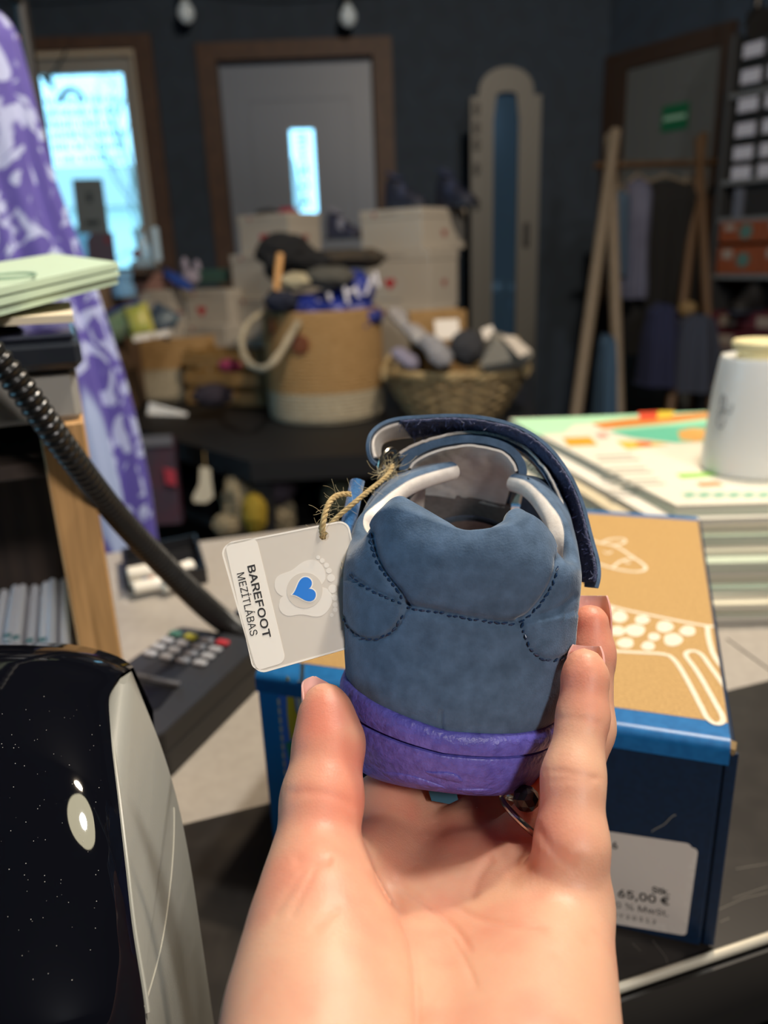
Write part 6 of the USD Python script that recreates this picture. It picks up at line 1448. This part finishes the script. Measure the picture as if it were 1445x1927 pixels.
soft('green_cloth', 'dark olive cloth under the table beside the brown plush', 'cloth', 640, 940, 2.0, (.05, .05, .05), 58, M('olive_cloth', '#2b2f22', .95), .2)

# ================================================================== PURPLE DRESS
dress = thing('dress', 'purple dress with a white swirling pattern hanging at the left', 'dress', at(-90, 300, 1.05))
bd_px = [(40, 2), (52, 30), (75, 75), (92, 120), (104, 180), (116, 260), (131, 340), (150, 420), (170, 490), (190, 560), (205, 640), (225, 720), (245, 810), (262, 900), (275, 975), (282, 1060)]
DD = 1.05; cxp = -120
rowz = []
for (py_, bx_) in [(38, 20), (45, 42), (60, 58), (85, 70), (120, 76), (180, 86), (260, 98), (340, 112), (420, 135), (490, 158), (560, 180), (640, 202), (720, 224), (810, 245), (900, 262), (975, 275), (1060, 284), (1150, 295)]:
    p = at(bx_, py_, DD); c = at(-150, py_, DD); rowz.append((p[2], p[0] - at(-150, 300, DD)[0]))
rowz = np.array(rowz); zi = np.linspace(rowz[0, 0], rowz[-1, 0], 120); rr_ = np.interp(-zi, -rowz[:, 0], rowz[:, 1]) * np.linspace(.97, .80, 120)
an = np.linspace(0, 2 * np.pi, 240, endpoint=False); cx0 = at(-150, 300, DD); gr = []
for z, r in zip(zi, rr_):
    t = np.clip((zi[0] - z) / .25, 0, 1); fold = 1 + (.05 * t) * (np.sin(an * 17 + 2 * np.sin(an * 3)) + .6 * np.sin(an * 29 + 1.3)) * np.clip(r / .3, .25, 1)
    gr.append(np.stack([cx0[0] + r * fold * np.cos(an), cx0[1] + .42 * r * fold * np.sin(an), np.full_like(an, z)], 1))
dm_ = usdkit.material(stage, '/World/Looks/dress_print', {
    'tc': ('texture_coordinate', {}), 'm1': ('mapping', dict(scale=(1, 1, .75))), 'n1': ('noise_texture', dict(scale=24.0, detail=1.5, distortion=1.8)), 'r1': ('rgb_ramp', dict(ramp=[(0.0, lin('#4d4496')), (.535, lin('#554ba0')), (.57, lin('#aab4dc')), (1.0, lin('#b4bde0'))])),
    'm2': ('mapping', dict(scale=(1, 1, .12))), 'n2': ('noise_texture', dict(scale=14.0, detail=1.0)), 'r2': ('rgb_ramp', dict(ramp=[(.55, (0, 0, 0)), (.58, (1, 1, 1))])), 'mix': ('mix_color', dict(b=lin('#a3b4dc'))),
    'geo': ('geometry', {}), 'sx': ('separate_xyz', {}), 'mr': ('map_range', dict(from_min=1.17, from_max=1.02, to_min=0.0, to_max=1.0, clamp=True)), 'mul': ('math', dict(math_type='multiply')),
    'p': ('principled_bsdf', dict(roughness=.75, sheen_weight=.2))},
    [('tc.object', 'm1.vector'), ('m1.vector', 'n1.vector'), ('n1.fac', 'r1.fac'), ('tc.object', 'm2.vector'), ('m2.vector', 'n2.vector'), ('n2.fac', 'r2.fac'), ('r1.color', 'mix.a'), ('geo.position', 'sx.vector'), ('sx.z', 'mr.value'), ('mr.result', 'mul.value1'), ('r2.color', 'mul.value2'), ('mul.value', 'mix.fac'), ('mix.result', 'p.base_color')], surface='p.BSDF')
part('cloth', closed_grid(np.array(gr), wrap=True), dm_, dress, world=True, smooth=True)
hk = at(-150, 66, DD); part('hanger', cat(tube(curve(np.array([hk + [-.16, 0, -.02], hk + [0, 0, .03], hk + [.13, 0, -.012]]), 20), .008, 8), tube(curve(np.array([hk + [0, 0, .03], hk + [0, 0, .09], hk + [.03, 0, .12], hk + [.05, 0, .10]]), 20), .002, 6)), oaks, dress, world=True)
dstand = thing('dress_rail', 'thin black rail on a post that carries the purple dress', 'rail', [hk[0], hk[1], 0])
part('bar', tube(np.array([hk + [.028, -.3, .1185], hk + [.028, .3, .1185]]), .008, 8), black_edge, dstand, world=True)
part('post', tube(np.array([hk + [.028, .3, .1185], [hk[0] + .028, hk[1] + .3, .0005]]), .012, 8), black_edge, dstand, world=True)
part('foot', cbox([hk[0] - .2, hk[1] + .27, .0005], [hk[0] + .25, hk[1] + .33, .02], .004), black_edge, dstand, world=True)

# ================================================================== ARCHED MIRROR
mo = at(950, 470, 3.45); ym = mo[1]
mx0, mx1 = ony(886, 300, ym)[0], ony(1016, 300, ym)[0]; mzt = ony(950, 125, ym)[2]; mzs = ony(950, 180, ym)[2]
mir = thing('arched_mirror', 'tall white arched standing mirror against the dark back wall', 'mirror', ((mx0 + mx1) / 2, ym, 0))
cm_ = (mx0 + mx1) / 2; hwid = (mx1 - mx0) / 2
a = np.linspace(0, np.pi, 40)
def archpoly(ins):
    w = hwid - ins; top = mzt - ins; hgt = (mzt - mzs) - ins * .3
    sh = .78; pts = [(cm_ - w, .03 + ins), (cm_ + w, .03 + ins), (cm_ + w, mzs - ins)] + [(cm_ + w * sh * math.cos(k), mzs + (top - mzs) * math.sin(k) ** .8) for k in a] + [(cm_ - w, mzs - ins)]
    return Polygon(pts).buffer(0)
whitef = M('mirror_white', '#55544f', .5)
part('frame', upright(archpoly(0).difference(archpoly(.085)), ym, .04), whitef, mir, world=True)
part('bead', upright(archpoly(.070).difference(archpoly(.095)), ym - .008, .02), whitef, mir, world=True)
part('glass', upright(archpoly(.085), ym + .02, .006), M('mirror_glass', '#5f86ad', .06, metallic=.75), mir, world=True)
part('back', upright(archpoly(.004), ym + .041, .012), M('mirror_back', '#3b332c', .8), mir, world=True)
for k, yy in enumerate((205, 240, 272, 318, 385)):
    c = ony(897, yy, ym - .002); part('hook', cbox([c[0] - .012, ym - .012, c[2] - .022], [c[0] + .012, ym, c[2] + .022], .004), black_edge, mir, world=True)
c = ony(990, 442, ym - .002); part('clasp', cbox([c[0] - .014, ym - .014, c[2] - .05], [c[0] + .014, ym, c[2] + .05], .004), black_edge, mir, world=True)
part('foot', cbox([mx0, ym - .12, .0005], [mx0 + .05, ym + .2, .035], .004), whitef, mir, world=True); part('foot', cbox([mx1 - .05, ym - .12, .0005], [mx1, ym + .2, .035], .004), whitef, mir, world=True)

# ================================================================== CLOTHES RACK
rk = thing('clothes_rack', 'wooden A-frame clothes rack with a thin rail, at the right before the cream door', 'clothes rack', at(1150, 760, 2.75))
lw2 = M('rack_wood', '#72675a', .6, '#605647', 14, (12, 12, 1))
def leg(p_top, p_low, d1, d2):
    A, B = at(*p_top, d1), at(*p_low, d2); d = unit(B - A); A2_ = A; n_ = B + d * ((B[2] - .0) / -d[2]); part('leg', tube(np.array([A2_, n_]), .021, 10), lw2, rk, world=True); return A2_, n_
leg((1158, 247), (1085, 772), 2.80, 2.60); leg((1148, 256), (1164, 770), 2.84, 2.74)
rb0, rb1 = at(1120, 312, 2.80), at(1352, 306, 3.02); rdv = unit(rb1 - rb0)
part('rail', tube(np.array([rb0, rb1]), .012, 10), M('rail_and_dim_leg_wood', '#4a3520', .6), rk, world=True)
off_ = (rb1 - rdv * .06) - (rb0 + rdv * .1)
for a_, b_ in (((1158, 247), (1085, 772)), ((1148, 256), (1164, 770))):
    A, B = at(*a_, 2.82), at(*b_, 2.66); d = unit(B - A); B = A + d * (A[2] / -d[2]); part('leg', tube(np.array([A, B]) + [off_[0], off_[1] + .02, 0], .018, 10), M('rail_and_dim_leg_wood', '#4a3520', .6), rk, world=True)  # far legs coloured darker to stand in for the dim right side
def garment(name, label, px, w, y_top, y_bot, mat, seed, d=2.9, sl=True, thk=.05):
    c = at(px, 312, d); s = (c - rb0) @ rdv; c = rb0 + rdv * s; d2_ = proj(c)[0][2]
    zt_, zb_ = ony(px, y_top, c[1])[2], ony(px, y_bot, c[1])[2]; W = w * d2_ / FPX / 2; t = thing(name, label, 'garment', [c[0], c[1], zt_])
    zz = np.linspace(zt_, zb_, 40); an_ = np.linspace(0, 2 * np.pi, 72, endpoint=False); g_ = []; r_ = np.random.default_rng(seed); ph = r_.uniform(0, 6, 3)
    for i, z in enumerate(zz):
        f = i / 39; ww = W * (np.interp(f, [0, .03, .12, .5, 1], [.25, .75, 1, .95, 1.1])); dp_ = thk * np.interp(f, [0, .1, 1], [.4, 1, 1.3]) * (1 + .25 * np.sin(an_ * 7 + ph[0]) * f)
        g_.append(np.stack([c[0] + ww * np.cos(an_) * (1 + .03 * np.sin(8 * f + ph[1])), c[1] + dp_ * np.sin(an_), np.full(72, z)], 1))
    part('cloth', closed_grid(np.array(g_), wrap=True), mat, t, world=True, smooth=True)
    part('hanger', cat(tube(np.array([[c[0] - W * .7, c[1], zt_ - .01], [c[0], c[1], zt_ + .02], [c[0] + W * .7, c[1], zt_ - .01]]), .006, 7), tube(curve(np.array([[c[0], c[1], zt_ + .02], [c[0], c[1] + .01, c[2] - .01], [c[0], c[1] - .012, c[2] + .014], [c[0], c[1] - .015, c[2]]]), 14), .002, 5)), lw2, t, world=True)
    return t
garment('shirt', 'pale lavender shirt nearest the left end of the rail', 1192, 56, 338, 560, M('lavender_cloth', '#54586e', .85, '#474a60', 10), 1, thk=.06)
garment('black_dress', 'long black dress in the middle of the rail', 1262, 124, 340, 660, M('black_cloth', '#08090b', .95), 2, thk=.09)
garment('black_jacket', 'black jacket at the right end of the rail', 1325, 60, 345, 600, M('black_cloth_b', '#0d0d10', .95), 3, thk=.07)
garment('blue_skirt', 'light blue skirt behind the rack leg', 1150, 38, 360, 520, M('skyblue_cloth', '#33475c', .9), 4, thk=.03)
def lowgarment(name, label, px, w, yt, yb, d, mat, seed, depth=.09):
    c = at(px, yb, d); t = thing(name, label, 'clothes', c); zt_, zb_ = ony(px, yt, c[1])[2], c[2]; W = w * d / FPX / 2; an_ = np.linspace(0, 2 * np.pi, 60, endpoint=False); g_ = []
    for f in np.linspace(0, 1, 24):
        ww = W * np.interp(f, [0, .08, .4, 1], [.2, .7, .95, 1.1]); g_.append(np.stack([c[0] + ww * np.cos(an_), c[1] + depth * (.6 + .5 * f) * np.sin(an_) * (1 + .2 * np.sin(6 * an_ + seed)), np.full(60, zt_ + (zb_ - zt_) * f)], 1))
    part('cloth', closed_grid(np.array(g_), wrap=True), mat, t, world=True, smooth=True)
    part('hem', tube(np.array([[*q[:2], zb_] for q in g_[-1][::3]] + [[*g_[-1][0][:2], zb_]]), .006, 6, caps=False), mat, t, world=True); return t
lowgarment('blue_trousers', 'blue folded trousers hanging low beside the left rack leg', 1135, 40, 630, 790, 2.75, M('denim_blue', '#34506b', .9), 2)
lowgarment('indigo_trousers', 'indigo trousers hanging low under the black dress', 1235, 70, 570, 720, 2.9, M('indigo', '#151c3c', .9), 3)
lowgarment('grey_blue_skirt', 'grey-blue skirt hanging low at the right of the rack', 1300, 90, 590, 730, 2.9, M('greyblue', '#2a3142', .9), 4)
soft('straw_hat', 'small straw hat on the low clothes at the right of the rack', 'hat', 1293, 582, 2.85, (.035, .035, .03), 61, M('straw', '#6d5a3a', .8), .1)
# ================================================================== SHELVES AT THE RIGHT WALL
OFS = .34
def rs(px, py): return rw(onr(px, py, OFS))
ush = thing('shoe_shelf', 'tall grey wall shelf full of shoe boxes at the right wall', 'shelf', np.array([XC, YB, 0]) + RA * 1.4)
ua = rs(1366, 300)[0]; ub = ua + 1.5
shm = M('shelf_grey', '#5a5e63', .5)
def onw(poly, y0, y1): return onwall(poly, y0, y1)
def boxw_(u0, u1, z0, z1, y0, y1, ch=.002): return place(cbox([u0, z0, y0], [u1, z1, y1], ch), np.array([XC, YB, 0]) + 0 * RN, RA, z3, RN)
zb = [rs(1400, y)[1] for y in (172, 336, 408, 516, 660)]
for z in zb + [.1]: part('board', boxw_(ua - .01, ub, z - .018, z, .01, OFS), shm, ush, world=True)
for u in (ua - .03, ub): part('upright', boxw_(u, u + .02, .0005, rs(1400, 60)[1], .01, OFS), M('shelf_dark', '#2b2d30', .6), ush, world=True)
bk = M('box_black', '#0e1216', .6); lbm = M('box_label', '#a4a7b6', .6)
pitch = rs(1432, 250)[0] - rs(1384, 250)[0]
rows_ = [(100, 'second from the top'), (148, 'just above the upper board'), (200, 'just below the upper board'), (246, 'second below the upper board'), (289, 'third below the upper board'), (326, 'lowest black row')]
for (yc, nm), (z0y, z1y) in zip(rows_, ((122, 78), (171, 124), (221, 178), (266, 223), (309, 268), (335, 311))):
    for j in range(5):
        u0 = ua + .012 + j * (pitch + .004); zc_, z0_, z1_ = rs(1384, yc)[1], rs(1384, z0y)[1] + .002, rs(1384, z1y)[1] - .002
        if yc == 148: z0_ = zb[0] + .001
        if yc == 326: z0_ = zb[1] + .001
        if yc == 200: z1_ = min(z1_, zb[0] - .020)
        t = thing('shoe_box', f'black shoe box with a white end label, {nm}, number {j + 1} from the left on the wall shelf' if False else f'black shoe box with white end label, {nm}, {["first", "second", "third", "fourth", "fifth"][j]} from the door', 'box', np.array([XC, YB, 0]) + RA * u0 + RN * .2 + z3 * z0_, group='black shoe boxes on the wall shelf')
        part('body', boxw_(u0, u0 + pitch, z0_, z1_, .05, OFS - .01), bk, t, world=True)
        lw_2 = pitch * .78 if j else pitch * .8; part('label', boxw_(u0 + pitch * .1, u0 + pitch * .86, zc_ - .022, zc_ + .022, OFS - .0095, OFS - .008, .0003), lbm, t, world=True)
orm, orl = M('box_orange', '#6e3516', .6), M('box_teal_dot', '#3d5f5c', .6)
for i, (z0y, z1y) in enumerate(((458, 416), (510, 463))):
    for j in range(3):
        pw_ = pitch * 1.75; u0 = ua + .002 + j * (pw_ + .004); z1_ = rs(1384, z1y)[1]; z0_ = zb[3] + .001 if i else rs(1384, z0y)[1] + .003
        t = thing('orange_box', f'orange shoe box with a teal dot, {["upper", "lower"][i]} row, {["nearest the door", "second from the door", "third from the door"][j]}', 'box', np.array([XC, YB, 0]) + RA * u0 + RN * .2 + z3 * z0_, group='orange shoe boxes on the wall shelf')
        part('body', boxw_(u0, u0 + pw_, z0_, z1_, .05, OFS), orm, t, world=True)
        part('label', boxw_(u0 + pw_ * .12, u0 + pw_ * .36, (z0_ + z1_) / 2 + .005, z1_ - .012, OFS, OFS + .0015, .0003), M('box_label_dim', '#7d7670', .6), t, world=True)
        part('dot', moved(lathe([(.0003, 0), (.026, 0), (.026, .0015), (.0003, .0015)], 20), np.array([XC, YB, 0]) + RA * (u0 + pw_ * .62) + RN * OFS + z3 * ((z0_ + z1_) / 2), R=np.stack([RA, z3, RN], 1)), orl, t, world=True)
rdm = M('box_red', '#4a1724', .6)
for i, (z0y, z1y) in enumerate(((658, 625), (621, 588))):
    for j in range(3):
        pw_ = pitch * 1.5; u0 = ua + .002 + j * (pw_ + .004); z1_ = rs(1384, z1y)[1]; z0_ = rs(1384, z0y)[1] + .002 if i else zb[4] + .001
        t = thing('red_box', f'dark red shoe box with a white label, {["lower", "upper"][i]} row, {["nearest the door", "second from the door", "third from the door"][j]}', 'box', np.array([XC, YB, 0]) + RA * u0 + RN * .2 + z3 * z0_, group='dark red shoe boxes on the wall shelf')
        part('body', boxw_(u0, u0 + pw_, z0_, z1_, .05, OFS), rdm, t, world=True)
        part('label', boxw_(u0 + pw_ * .25, u0 + pw_ * .7, z0_ + .012, z1_ - .012, OFS, OFS + .0015, .0003), M('box_label_dim', '#7d7670', .6), t, world=True)
def onshelf(u, z, y=.2): return np.array([XC, YB, 0]) + RA * u + RN * y + z3 * z
u1 = rs(1405, 560)[0]; small_shoe(onshelf(u1, rs(1400, 588)[1] + .0005, .25), math.atan2(RN[1], RN[0]), 1.1, M('boot_black', '#0c0c0e', .7), 'black child boot on the dark red boxes', M('boot_black_b', '#17171b', .7))
u1 = rs(1415, 380)[0]; t = thing('display_case', 'dark open display case on the shelf above the orange boxes', 'case', onshelf(u1, zb[2]))
part('case', boxw_(u1 - .05, u1 + .3, zb[2] + .0006, zb[1] - .022, .05, OFS - .03), M('case_black2', '#0b0c0f', .7), t, world=True); part('side', boxw_(u1 - .09, u1 - .052, zb[2] + .0006, zb[1] - .03, .05, OFS - .02), M('case_grey', '#4d5260', .6), t, world=True)
sp = onshelf(rs(1410, 60)[0], rs(1410, 75)[1]); t = thing('track_spot', 'black spotlight head above the wall shelf', 'spotlight', sp)
zq_ = rs(1384, 78)[1]
uu1 = rs(1408, 50)[0]
part('head', tube(np.array([onshelf(uu1, rs(1410, 30)[1], .3), onshelf(uu1 + .05, zq_ + .03, .34)]), [.035, .05], 16), black_edge, t, world=True)
part('stem', tube(np.array([onshelf(uu1, rs(1410, 30)[1], .3), onshelf(uu1, H - .001, .3)]), .012, 8), black_edge, t, world=True)
